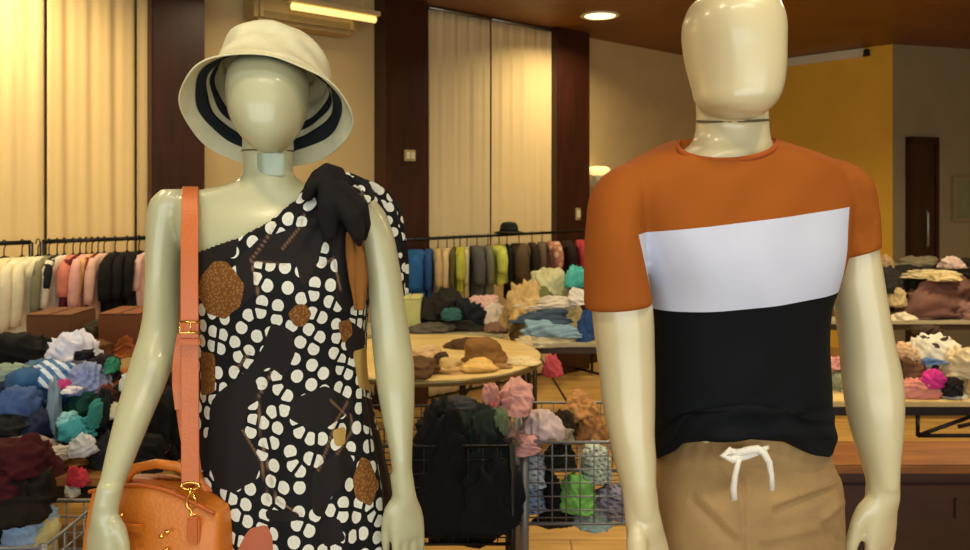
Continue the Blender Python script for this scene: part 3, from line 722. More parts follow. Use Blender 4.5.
# loops across the wrap at th=0 sit at the side: keep continuous there
pi_ = np.repeat(np.arange(len(me.polygons)), 4); u4 = U[:, 0].reshape(-1, 4); mxx = u4.max(1, keepdims=True); tot = seglen.sum(1).mean()
u4 = np.where(mxx - u4 > tot / 2, u4 + tot, u4); U[:, 0] = u4.ravel(); uvl.data.foreach_set('uv', U.ravel())
for nm, A_, B_, C_ in (('print_a', blk, brn, pnk), ('print_b', yel, ln, np.zeros_like(ln))):
    ca = me.color_attributes.new(nm, 'FLOAT_COLOR', 'POINT'); arr = np.stack([A_, B_, C_, np.ones_like(A_)], -1).reshape(-1, 4); ca.data.foreach_set('color', arr.ravel())
bm = bmesh.new(); bm.from_mesh(me)
bmesh.ops.delete(bm, geom=[x for x in bm.verts if not x.link_faces], context='VERTS')
bmesh.ops.smooth_vert(bm, verts=[x for x in bm.verts if x.is_boundary and x.co.z > .6], factor=.5, use_axis_x=True, use_axis_y=True, use_axis_z=True)
bm.to_mesh(me); bm.free()
md = bpy.data.materials.new('dotted_print'); nt, b = nodes_of(md)
b.inputs['Roughness'].default_value = .75; b.inputs['Specular IOR Level'].default_value = .2
uv = nt.nodes.new('ShaderNodeUVMap'); uv.uv_map = 'weave'
mp = nt.nodes.new('ShaderNodeMapping'); mp.inputs['Scale'].default_value = (1 / .0262, 1 / .0290, 1); mp.inputs['Rotation'].default_value = (0, 0, .3)
nt.links.new(uv.outputs[0], mp.inputs[0])
v1 = nt.nodes.new('ShaderNodeTexVoronoi'); v1.voronoi_dimensions = '2D'; v1.inputs['Scale'].default_value = 1; v1.inputs['Randomness'].default_value = .56
v2 = nt.nodes.new('ShaderNodeTexVoronoi'); v2.voronoi_dimensions = '2D'; v2.feature = 'DISTANCE_TO_EDGE'; v2.inputs['Scale'].default_value = 1; v2.inputs['Randomness'].default_value = .56
for v_ in (v1, v2): nt.links.new(mp.outputs[0], v_.inputs['Vector'])
dots = math_node('MULTIPLY', math_node('LESS_THAN', v1.outputs['Distance'], .385), math_node('GREATER_THAN', v2.outputs['Distance'], .115))
ring_ = math_node('MULTIPLY', math_node('LESS_THAN', v1.outputs['Distance'], .19), math_node('GREATER_THAN', v1.outputs['Distance'], .13))
a1 = nt.nodes.new('ShaderNodeVertexColor'); a1.layer_name = 'print_a'; a2 = nt.nodes.new('ShaderNodeVertexColor'); a2.layer_name = 'print_b'
s1 = nt.nodes.new('ShaderNodeSeparateColor'); s2 = nt.nodes.new('ShaderNodeSeparateColor'); nt.links.new(a1.outputs[0], s1.inputs[0]); nt.links.new(a2.outputs[0], s2.inputs[0])
g = lambda o_: math_node('GREATER_THAN', o_, .5)
cc = mixc(dots, lin((17, 17, 18)), lin((214, 214, 200)))
cc = mixc(math_node('MULTIPLY', ring_, .18), cc, lin((150, 150, 138)))
cc = mixc(g(s1.outputs[0]), cc, lin((30, 25, 24)))
tex = nt.nodes.new('ShaderNodeTexVoronoi'); tex.voronoi_dimensions = '2D'; tex.inputs['Scale'].default_value = 4.5; nt.links.new(mp.outputs[0], tex.inputs['Vector'])
brc = mixc(math_node('LESS_THAN', tex.outputs['Distance'], .3), lin((112, 70, 30)), lin((140, 98, 48)))
cc = mixc(g(s1.outputs[1]), cc, brc)
cc = mixc(g(s1.outputs[2]), cc, lin((176, 100, 72)))
yc = mixc(math_node('GREATER_THAN', math_node('SINE', math_node('MULTIPLY', uv.outputs[0], 1.0)), 5.0), lin((190, 160, 88)), lin((120, 84, 40)))
cc = mixc(g(s2.outputs[0]), cc, lin((176, 146, 82)))
cc = mixc(math_node('MULTIPLY', s2.outputs[1], .6), cc, lin((158, 120, 88)))
nt.links.new(cc, b.inputs['Base Color'])
me.materials.append(md)
md2 = dr.modifiers.new('cloth', 'SOLIDIFY'); md2.thickness = .002; md2.offset = -1
tag(dr, 'one-shoulder dress, white dots and brown patches on black')

# shoulder ruffle of the dress: plain print material for loose pieces
mr = bpy.data.materials.new('ruffle_print'); nt, b = nodes_of(mr)
b.inputs['Roughness'].default_value = .75; b.inputs['Specular IOR Level'].default_value = .2
tc = nt.nodes.new('ShaderNodeTexCoord')
v1 = nt.nodes.new('ShaderNodeTexVoronoi'); v1.inputs['Scale'].default_value = 42; v1.inputs['Randomness'].default_value = .8; nt.links.new(tc.outputs['Object'], v1.inputs['Vector'])
nt.links.new(mixc(math_node('LESS_THAN', v1.outputs['Distance'], .40), lin((17, 17, 18)), lin((214, 214, 200))), b.inputs['Base Color'])
def ruffle(path, wdir, widths, name, material, seed, waves=3, amp=.008, parent=dr):
    rnd = random.Random(seed); ph = rnd.random() * 6
    A = np.array([P(*p) for p in path]); t = np.linspace(0, len(A) - 1, 50); pts = np.stack([np.interp(t, range(len(A)), A[:, j]) for j in range(3)], 1)
    for _ in range(6): pts[1:-1] = (pts[:-2] + pts[1:-1] * 2 + pts[2:]) / 4
    W = np.interp(t, range(len(A)), widths); wd = np.array(wdir, float); wd /= np.linalg.norm(wd); n = 14; vs = []; fs = []
    tang = np.gradient(pts, axis=0); nn = np.cross(tang, wd); nn /= np.linalg.norm(nn, axis=1, keepdims=True)
    for i in range(50):
        for j in range(n):
            s = j / (n - 1) - .5
            vs.append(pts[i] + wd * s * W[i] + nn[i] * amp * math.sin(s * waves * 6.28 + ph + i * .09) + nn[i] * (-.6 * s * s * W[i]))
    fs = [[i * n + j, i * n + j + 1, (i + 1) * n + j + 1, (i + 1) * n + j] for i in range(49) for j in range(n - 1)]
    o = obj(name, vs, fs, material, parent); m_ = o.modifiers.new('cloth', 'SOLIDIFY'); m_.thickness = .003; return o
ruffle([(335, 192, 1.43), (345, 181, 1.455), (360, 181, 1.50), (376, 190, 1.53), (388, 206, 1.545), (396, 232, 1.55), (400, 262, 1.55), (401, 296, 1.55)], (.45, 1, 0), [.03, .06, .10, .12, .11, .09, .07, .05], 'sleeve_ruffle', mr, 5)
ruffle([(330, 186, 1.415), (338, 176, 1.43), (352, 178, 1.45), (366, 186, 1.47), (372, 200, 1.445)], (.15, 1, .25), [.03, .05, .06, .05, .03], 'shoulder_ruffle', mr, 8, amp=.005)
m_knot = cloth((27, 23, 22))
B = MB(); rr = random.Random(3)
def knotpiece(pts, rad): B.tube([P(*p) for p in pts], rad, 14, flat=.7)
knotpiece([(306, 200, 1.40), (311, 188, 1.395), (318, 178, 1.40), (326, 172, 1.41), (336, 176, 1.42), (344, 186, 1.42)], [.012, .016, .019, .019, .02, .014])
knotpiece([(326, 176, 1.40), (330, 190, 1.385), (331, 205, 1.38), (328, 222, 1.385), (330, 240, 1.385)], [.014, .022, .024, .02, .01])
knotpiece([(334, 188, 1.39), (342, 202, 1.385), (352, 216, 1.385), (358, 234, 1.39), (360, 246, 1.40)], [.014, .024, .026, .018, .006])
knotpiece([(338, 182, 1.40), (350, 192, 1.405), (362, 206, 1.41), (366, 224, 1.42), (364, 240, 1.43)], [.012, .016, .017, .013, .007])
remeshed(B, 'shoulder_knot', m_knot, dr, .0035, 4)
ruffle([(350, 232, 1.405), (356, 255, 1.40), (359, 280, 1.40), (360, 310, 1.40)], (1, .5, 0), [.01, .03, .032, .02], 'hanging_tie', cloth((134, 88, 38)), 11, waves=1.5, amp=.003)

# ---- bucket hat
hx, hz = P(265, 113, 1.47)[0], P(265, 113, 1.47)[2]
tilt = math.radians(40); ax_a = np.array([-.05, math.sin(tilt), math.cos(tilt)]); ax_a /= np.linalg.norm(ax_a)
ax_x = np.array([1, 0, 0.]); ax_x -= ax_a * (ax_x @ ax_a); ax_x /= np.linalg.norm(ax_x); ax_y = np.cross(ax_a, ax_x)
HO = np.array([hx, 1.482, hz])
prof = [(.151, -.004), (.147, .001), (.134, .018), (.123, .036), (.114, .052), (.108, .068), (.105, .082), (.103, .105), (.099, .134), (.090, .156), (.074, .172), (.05, .180), (.02, .184), (.001, .1845)]
prof2 = np.array(prof); tt = np.linspace(0, len(prof) - 1, 70); pr = np.stack([np.interp(tt, range(len(prof)), prof2[:, j]) for j in (0, 1)], 1)
for _ in range(4): pr[1:-1] = (pr[:-2] + 2 * pr[1:-1] + pr[2:]) / 4
vs = []; n = 96
for i, (r, h) in enumerate(pr):
    for k in range(n):
        a = 2 * PI * k / n; q = np.clip((h - .07) / .08, 0, 1)
        wob = .0022 * math.sin(a * 3 + 1) + .0015 * math.sin(a * 8 + h * 90) + .009 * q * math.sin(h * 110 + 1.7 * math.sin(a + .6)) * (.6 + .4 * math.sin(a * 2)) + (.004 * math.sin(a * 2 + .5) if h < .03 else 0)
        R = max(r + wob * min(1, r / .05), .0005)
        vs.append(HO + ax_x * R * math.cos(a) + ax_y * R * math.sin(a) * .98 + ax_a * (h + .003 * math.sin(a * 2 + .8) * (1 - q)))
fs = [[i * n + k, i * n + (k + 1) % n, (i + 1) * n + (k + 1) % n, (i + 1) * n + k] for i in range(len(pr) - 1) for k in range(n)]
fs.append([(len(pr) - 1) * n + k for k in range(n)])
hroot = empty('sun_hat', tuple(HO), 'cream bucket hat with black stripes under its wide brim, on the female mannequin', 'hat')
ho = obj('hat_shell', vs, fs, cloth((214, 210, 174)), hroot, origin=HO)
s_ = ho.modifiers.new('t', 'SOLIDIFY'); s_.thickness = .003; s_.offset = 1
# black ribbons sewn under the brim
def under_ring(r0, r1, name, mt, lift=.002):
    hh = lambda r: np.interp(r, pr[::-1, 0][:].copy() if pr[0, 0] < pr[-1, 0] else np.sort(pr[:, 0]), pr[np.argsort(pr[:, 0]), 1])
    vs = []; m = 6
    for i in range(m):
        r = r0 + (r1 - r0) * i / (m - 1)
        for k in range(n):
            a = 2 * PI * k / n; h = hh(r)
            wob = .0022 * math.sin(a * 3 + 1) + .0015 * math.sin(a * 8 + h * 90) + (.004 * math.sin(a * 2 + .5) if h < .03 else 0)
            R = r + wob - .0025
            vs.append(HO + ax_x * R * math.cos(a) + ax_y * R * math.sin(a) * .98 + ax_a * (h - lift + .003 * math.sin(a * 2 + .8)))
    fs = [[i * n + k, i * n + (k + 1) % n, (i + 1) * n + (k + 1) % n, (i + 1) * n + k] for i in range(m - 1) for k in range(n)]
    o = obj(name, vs, fs, mt, hroot, origin=HO); q = o.modifiers.new('t', 'SOLIDIFY'); q.thickness = .001; return o
m_rib = cloth((34, 38, 42))
tag(under_ring(.119, .132, 'ribbon', m_rib), 'black stripe round the underside of the brim')
tag(under_ring(.1075, .113, 'ribbon', m_rib), 'inner black stripe at the hat opening')

# ---- handbag
BO = P(162, 548, 1.365)
m_lea = mat('orange_leather', (204, 118, 36), rough=.42, noise=.06, nscale=9, bump=.15, bscale=160)
m_lea2 = mat('coral_strap_leather', (196, 106, 54), rough=.42, noise=.05, nscale=12, bump=.1, bscale=200)
byaw = math.radians(-10)
bx_, by_ = np.array([math.cos(byaw), math.sin(byaw), 0]), np.array([-math.sin(byaw), math.cos(byaw), 0]); bz_ = np.array([0, 0, 1.])
broot = empty('handbag', tuple(P(162, 548, 1.365) - np.array([0, 0, .07])), 'orange leather handbag hanging from a long shoulder strap beside the dotted dress', 'handbag')
def bp_(u, v, w): return BO + bx_ * u + by_ * v + bz_ * w
rings = []
for w, a, b_, sk in [(-.068, .112, .04, 0), (-.065, .122, .05, 0), (-.04, .127, .056, 0), (0, .127, .055, 0), (.03, .125, .05, .1), (.06, .123, .043, .3), (.085, .121, .036, .7), (.098, .119, .032, 1), (.103, .116, .028, 1)]:
    ring = []
    for k in range(64):
        t = 2 * PI * k / 64; e = 2 / 5.5
        u = a * math.copysign(abs(math.cos(t)) ** e, math.cos(t)); vv = b_ * math.copysign(abs(math.sin(t)) ** e, math.sin(t))
        ring.append(bp_(u, vv, w - sk * (.10 * (u + .05)) * .9 + sk * .018 * math.cos(u * 18) + .0015 * math.sin(u * 60)))
    rings.append(ring)
MB().loft(rings).obj('bag_body', m_lea, broot, smooth=True)
# piping, handle, tabs, fittings
B = MB()
B.tube([bp_(u, -.032, .103 - .09 * (u + .05) + .018 * math.cos(u * 18)) for u in np.linspace(-.115, .115, 24)], .0035, 8)
B.obj('piping', mat('dark_orange_leather', (176, 84, 24), rough=.45), broot, smooth=True)
def handle(v, nm):
    pts = [bp_(-.085, v, .075), bp_(-.082, v, .105), bp_(-.06, v * .8, .128), bp_(-.02, v * .7, .138), bp_(.02, v * .7, .136), bp_(.055, v * .8, .120), bp_(.068, v, .095), bp_(.07, v, .06)]
    MB().tube(pts, [.008, .008, .008, .0085, .0085, .008, .008, .008], 12, flat=.8).obj(nm, m_lea, broot, smooth=True)
handle(.02, 'handle')
MB().box(bp_(.085, -.046, .055), (.022, .008, .045), ax=[bx_, by_, bz_], bev=.003).obj('strap_tab', m_lea2, broot)
# front belt with tassel
B = MB()
B.box(bp_(-.03, -.054, .055), (.06, .006, .014), ax=[bx_, by_, bz_], bev=.002)
B.obj('belt', m_lea, broot)
ft = empty
B = MB()
for k in range(9):
    a = (k - 4) * .006
    B.tube([bp_(-.045 + a * .2, -.058, .052), bp_(-.045 + a * .8, -.068 - .003 * (k % 2), .02), bp_(-.045 + a * 1.2, -.066 - .004 * (k % 3), -.03), bp_(-.045 + a * 1.35, -.064, -.06)], [.002, .0035, .0035, .003], 6)
B.ellipsoid(bp_(-.045, -.062, .052), (.013, .01, .014), 12, 8)
B.obj('tassel', m_lea2, broot, smooth=True)
B = MB(); B.tube([bp_(-.052, -.06, .07), bp_(-.044, -.064, .076), bp_(-.03, -.062, .08)], .003, 8)
for (u, w) in ((.045, .055), (.043, .025), (.035, .047)): B.ellipsoid(bp_(u, -.058, w), (.0045, .003, .0045), 10, 6)
B.obj('metal_stud', m_gold, broot, smooth=True)
# strap over the shoulder
def ribbon(path, w, th, name, material, parent, wd=(1, 0, 0)):
    A = np.array([P(*p) for p in path]); t = np.linspace(0, len(A) - 1, 60); pts = np.stack([np.interp(t, range(len(A)), A[:, j]) for j in range(3)], 1)
    for _ in range(5): pts[1:-1] = (pts[:-2] + pts[1:-1] * 2 + pts[2:]) / 4
    wd = np.array(wd, float); tang = np.gradient(pts, axis=0); nn = np.cross(tang, wd); nn /= np.linalg.norm(nn, axis=1, keepdims=True)
    rings = [[p + wd * w / 2 - m * th / 2, p + wd * w / 2 + m * th / 2, p - wd * w / 2 + m * th / 2, p - wd * w / 2 - m * th / 2] for p, m in zip(pts, nn)]
    o = MB().loft(rings).obj(name, material, parent); q = o.modifiers.new('b', 'BEVEL'); q.width = th * .35; q.segments = 2; return o
ribbon([(191, 196, 1.575), (191, 189, 1.53), (190.5, 187.5, 1.50), (190, 189, 1.46), (190, 197, 1.425), (190, 215, 1.40), (189.5, 250, 1.375), (189.5, 300, 1.355), (190, 360, 1.345), (190, 420, 1.335), (190.5, 484, 1.325)], .030, .005, 'shoulder_strap', m_lea2, broot)
ribbon([(191, 196, 1.575), (187, 250, 1.60), (184, 320, 1.58), (181, 350, 1.50), (183, 400, 1.42), (188, 440, 1.40), (205, 492, 1.37)], .028, .005, 'shoulder_strap', m_lea2, broot)
ribbon([(186, 334, 1.352), (184, 345, 1.352), (181.5, 362, 1.350), (181, 385, 1.350), (184, 410, 1.345)], .030, .004, 'strap_end', m_lea2, broot)
B = MB(); yb = 1.338
loop = [P(x, y, yb) for x, y in [(180, 322), (200, 322), (200, 333), (180, 333), (180, 322)]]
B.tube(loop, .0022, 8); B.tube([P(190, 322, yb), P(191, 333, yb)], .0016, 8); B.obj('buckle', m_gold, broot, smooth=True)
MB().box(P(190, 342, 1.343), (.036, .012, .011), bev=.002).obj('keeper', m_lea2, broot)
B = MB()
c = P(190.5, 486, 1.322)
B.tube([c + np.array([.0145 * math.cos(t), 0, .006 * math.sin(t)]) for t in np.linspace(0, 2 * PI, 25)], .0022, 8)
for s in (-1, 1): B.ellipsoid(c + np.array([s * .0145, 0, 0]), (.004, .004, .0045), 10, 6)
B.tube([P(x, y, 1.318) for x, y in [(191, 488), (190, 493), (186.5, 500), (187, 507), (191, 509.5), (195.5, 506), (195.5, 499), (192.5, 493)]], [.0025, .003, .0026, .0024, .0026, .0024, .0026, .003], 8)
B.tube([P(191, 510, 1.318), P(191, 516, 1.318), P(196, 514, 1.318)], .0028, 8)
B.obj('clasp', m_gold, broot, smooth=True)

# ------------------------------------------------------------------ furniture
m_top = wood('table_top_wood', (196, 168, 104), (216, 190, 126), scale=2, rough=.4, stretch=(1, 6, 1))
m_rim = mat('rim_metal', (120, 106, 70), rough=.35, metal=.6)
m_leg = mat('leg_brown_metal', (60, 44, 28), rough=.45, metal=.3)
m_dleg = mat('leg_dark_metal', (30, 20, 16), rough=.45, metal=.2)
m_ltop = mat('laminate_grey', (168, 158, 124), rough=.45, noise=.05)
def folding_table(name, label, x0, x1, y0, y1, z, top, leg=m_leg, rot=0, shelf=None, group='clothes tables', xbrace=True, post_r=.014):
    cx, cy = (x0 + x1) / 2, (y0 + y1) / 2; w, d = x1 - x0, y1 - y0; cs, sn = math.cos(rot), math.sin(rot)
    A = [(cs, sn, 0), (-sn, cs, 0), (0, 0, 1)]
    L = lambda u, v, zz: (cx + u * cs - v * sn, cy + u * sn + v * cs, zz)
    r = empty(name, (cx, cy, 0), label, 'table', group)
    MB().box(L(0, 0, z - .0125), (w, d, .025), ax=A, bev=.004).obj('table_top', top, r)
    mb = MB()
    for v in (-1, 1): mb.box(L(0, v * (d / 2 - .02), z - .045), (w - .06, .02, .04), ax=A)
    for u in (-1, 1): mb.box(L(u * (w / 2 - .03), 0, z - .045), (.02, d - .06, .04), ax=A)
    mb.obj('apron', leg, r)
    for u in (-1, 1):
        for v in (-1, 1): MB().tube([L(u * (w / 2 - .04), v * (d / 2 - .04), z - .03), L(u * (w / 2 - .04), v * (d / 2 - .04), 0)], post_r, 10).obj('leg', leg, r, smooth=True)
    if xbrace:
        for u in (-1, 1):
            MB().tube([L(u * (w / 2 - .05), -(d / 2 - .04), z - .06), L(u * (w / 2 - .28), -(d / 2 - .04), .3), L(u * (w / 2 - .05), -(d / 2 - .04), .25)], .007, 8).obj('brace', leg, r, smooth=True)
    if shelf: MB().box(L(0, 0, shelf), (w - .1, d - .1, .02), ax=A, bev=.003).obj('shelf', top, r)
    return r
# round table
rt = empty('round_table', (-.30, 4.40, 0), 'round pale wooden table with a metal rim behind the dark clothes bin', 'table')
MB().lathe((-.30, 4.40, .72), [(.55, 0), (.60, .002), (.605, .006), (.605, .026), (.60, .029), (.30, .03)], 64).obj('table_top', m_top, rt)
MB().lathe((-.30, 4.40, .715), [(.607, 0), (.613, .004), (.613, .026), (.607, .03)], 64).obj('rim', m_rim, rt, smooth=True)
for a in (20, 110, 200, 290):
    x, y = -.30 + .56 * math.cos(math.radians(a)), 4.40 + .56 * math.sin(math.radians(a)); MB().tube([(x, y, .72), (x, y, 0)], .016, 10).obj('leg', m_leg, rt, smooth=True)
folding_table('folding_table', 'grey folding table under the dark clothes, behind the round table', -.95, .12, 4.98, 5.42, .75, m_ltop)
folding_table('folding_table', 'folding table under the cream and denim heap left of the orange sleeve', .26, 1.15, 4.78, 5.5, .735, m_ltop)
folding_table('display_table', 'table buried under the blue and black clothes pile at the left', -2.35, -1.13, 2.52, 3.35, .74, wood('left_table_wood', (120, 84, 44), (150, 108, 58)), leg=m_dleg, group=None, post_r=.02, shelf=.28)
folding_table('display_table', 'far left table of boxes below the black garments on the rack', -2.6, -1.0, 3.65, 4.1, .74, wood('rust_table_wood', (132, 78, 34), (162, 100, 46)), xbrace=False)
folding_table('display_table', 'far right table under the brown blanket heap below the dark door', 2.25, 4.1, 5.5, 6.3, .75, m_ltop, xbrace=False)
tg = folding_table('display_table', 'low right table with the white and magenta clothes, on a thin metal frame', 1.42, 2.75, 3.52, 4.1, .72, m_top, leg=m_dleg, xbrace=False)
mb = MB()
for a, b in [((1.92, .66), (1.92, .56)), ((1.92, .56), (2.6, .56)), ((1.92, .56), (2.2, .66)), ((2.1, .6), (2.4, .66))]: mb.tube([(a[0], 3.55, a[1]), (b[0], 3.55, b[1])], .009, 8)
mb.obj('brace', m_dleg, tg, smooth=True)
# low cabinet at the right
lb = empty('low_cabinet', (2.2, 3.22, 0), 'low dark brown wooden cabinet with an orange-brown top at the lower right', 'cabinet')
MB().box((2.2, 3.24, .57), (1.85, .30, .035), bev=.006).obj('cabinet_top', wood('cabinet_top_wood', (118, 72, 28), (146, 92, 38)), lb)
m_cab = wood('cabinet_wood', (44, 18, 8), (58, 26, 12), stretch=(1, 6, 6))
MB().box((2.2, 3.245, .276), (1.8, .27, .552)).obj('body', m_cab, lb)
for k in range(3):
    dd = MB().box((1.6 + .6 * k, 3.102, .27), (.58, .018, .48), bev=.004).obj('door', m_cab, lb)
    MB().box((1.82 + .6 * k, 3.088, .42), (.014, .014, .08), bev=.003).obj('handle', m_leg, dd)

# wire bins
def wire_bin(label, x0, x1, y0, y1, z0, z1, material, step=.05, group='wire clothes bins', legs=True, lr=.011, thick=.0028):
    r = empty('wire_bin', ((x0 + x1) / 2, (y0 + y1) / 2, 0), label, 'bin', group)
    for z in (z0, z1): MB().tube([(x0, y0, z), (x1, y0, z), (x1, y1, z), (x0, y1, z), (x0, y0, z)], .006, 6).obj('rim', material, r, smooth=True)
    def side(a, b, nm):
        mb = MB(); L = math.dist(a, b); n = max(2, int(L / step))
        for i in range(n + 1):
            t = i / n; x, y = a[0] + (b[0] - a[0]) * t, a[1] + (b[1] - a[1]) * t; mb.tube([(x, y, z0), (x, y, z1)], thick, 5)
        m = int((z1 - z0) / step)
        for j in range(1, m + 1):
            z = z0 + (z1 - z0) * j / (m + 1); mb.tube([(*a, z), (*b, z)], thick, 5)
        mb.obj(nm, material, r, smooth=True)
    side((x0, y0), (x1, y0), 'wire_panel'); side((x1, y0), (x1, y1), 'wire_panel'); side((x0, y1), (x1, y1), 'wire_panel'); side((x0, y0), (x0, y1), 'wire_panel')
    mb = MB(); n = int((y1 - y0) / step)
    for i in range(n + 1): y = y0 + (y1 - y0) * i / n; mb.tube([(x0, y, z0), (x1, y, z0)], thick, 5)
    mb.obj('wire_base', material, r, smooth=True)
    for x in (x0, x1):
        for y in (y0, y1): MB().tube([(x, y, z1 + .01), (x, y, 0)], lr, 8).obj('leg', material, r, smooth=True)
    return r
m_wire = mat('wire_grey', (120, 124, 128), rough=.4, metal=.5)
wire_bin('wire bin heaped with black clothes beside the dotted dress', -.62, .095, 2.78, 3.3, .42, .76, m_black, lr=.012)
wire_bin('wire bin of pale checked and green clothes beside the male mannequin', .145, .66, 2.95, 3.5, .42, .72, m_wire, lr=.017)
wire_bin('low wire bin under the maroon bundle at the lower left corner', -1.9, -1.16, 2.1, 2.42, .42, .71, m_wire)

# ------------------------------------------------------------------ garments
def muted(c, k=.17):
    g_ = .3 * c[0] + .59 * c[1] + .11 * c[2]; return tuple(int(v * (1 - k) + g_ * k) for v in c)
def garment(name, label, cat, c, size, rgb, seed, pat=None, rgb2=(230, 230, 225), scale=30, group=None, fold=1.0, yaw=0.0, lean=0.0, flat=.35):
    """a crumpled piece of cloth: centre c, full size (x, y, z) in metres"""
    rnd = random.Random(seed); n, m = 56, 34
    u = np.linspace(0, 2 * PI, n, endpoint=False)[None, :]; v = np.linspace(.06, PI - .06, m)[:, None]
    X = np.sin(v) ** .8 * np.cos(u); Y = np.sin(v) ** .8 * np.sin(u); Z = np.cos(v) * np.ones_like(u)
    N = np.stack([X, Y, Z], -1)
    def sinf(k, ph): return np.sin(N @ np.array(k) + ph)
    def rv(s): return [rnd.uniform(-s, s) for _ in range(3)]
    ph = lambda: rnd.uniform(0, 6.28)
    low = 1 + .16 * sinf(rv(2.5), ph()) + .12 * sinf(rv(4), ph())
    w1 = sinf(rv(3), ph()) + .6 * sinf(rv(6), ph()); w2 = sinf(rv(3), ph()) + .5 * sinf(rv(7), ph())
    k1 = np.array(rv(1)); k1 /= np.linalg.norm(k1) + .01
    r1 = 1 - np.abs(np.sin(N @ (k1 * 5) + 1.5 * w1 + ph()))
    k2 = np.array(rv(1)); k2 /= np.linalg.norm(k2) + .01
    r2 = 1 - np.abs(np.sin(N @ (k2 * 9) + 1.6 * w2 + ph()))
    r3 = np.sin(N @ np.array(rv(16)) + 2 * w1 + ph())
    rad = low + fold * (.19 * (r1 ** 1.5 - .4) + .13 * (r2 ** 1.5 - .4) + .03 * r3)
    Q = N * rad[..., None]
    Q[..., 2] = np.where(Q[..., 2] < -flat, -flat + (Q[..., 2] + flat) * .25, Q[..., 2])
    lo = Q[..., 2].min(); hi = Q[..., 2].max(); Q[..., 2] = (Q[..., 2] - lo) / (hi - lo) - .5
    for j in (0, 1): Q[..., j] /= np.abs(Q[..., j]).max() * 2
    # hems spread a little where the cloth lies down
    sp = 1 + .18 * np.clip(-Q[..., 2:] * 2, 0, 1); Q[..., :2] *= sp / 1.1
    Q = Q * np.array(size); Q[..., 0] += Q[..., 2] * lean
    cs, sn = math.cos(yaw), math.sin(yaw); x, y = Q[..., 0].copy(), Q[..., 1].copy(); Q[..., 0] = x * cs - y * sn; Q[..., 1] = x * sn + y * cs
    Q += np.array(c); f = [[i * n + k, (i + 1) * n + k, (i + 1) * n + (k + 1) % n, i * n + (k + 1) % n] for i in range(m - 1) for k in range(n)]
    f += [list(range(n)), [(m - 1) * n + k for k in range(n)][::-1]]
    o = obj(name, Q.reshape(-1, 3), f, cloth(muted(rgb), pat, rgb2, scale))
    return tag(o, label, cat, group)
SEED = [100]
def G(name, label, px, py, w, h, Y, rgb, dep=None, **k):
    """place by where it lies in the pile: centre seen at px,py at distance Y, w and h in pixels there"""
    SEED[0] += 1; s = Y / F
    if k.get('group') == 'clothes on the round table' and 'hanging' not in label: Y = (CAMZ - .745) * F / (py + h * .55 - HY); s = Y / F
    w *= 1.2; h *= 1.14; c = P(px, py, Y)
    W, Hh = w * s, h * s
    k.setdefault('cat', name.split('_')[-1])
    cat = k.pop('cat')
    return garment(name, label, cat, c, (W, dep or max(.10, min(W, .32) * .8), Hh), rgb, SEED[0], **k)
gl = 'clothes piled on the left table'
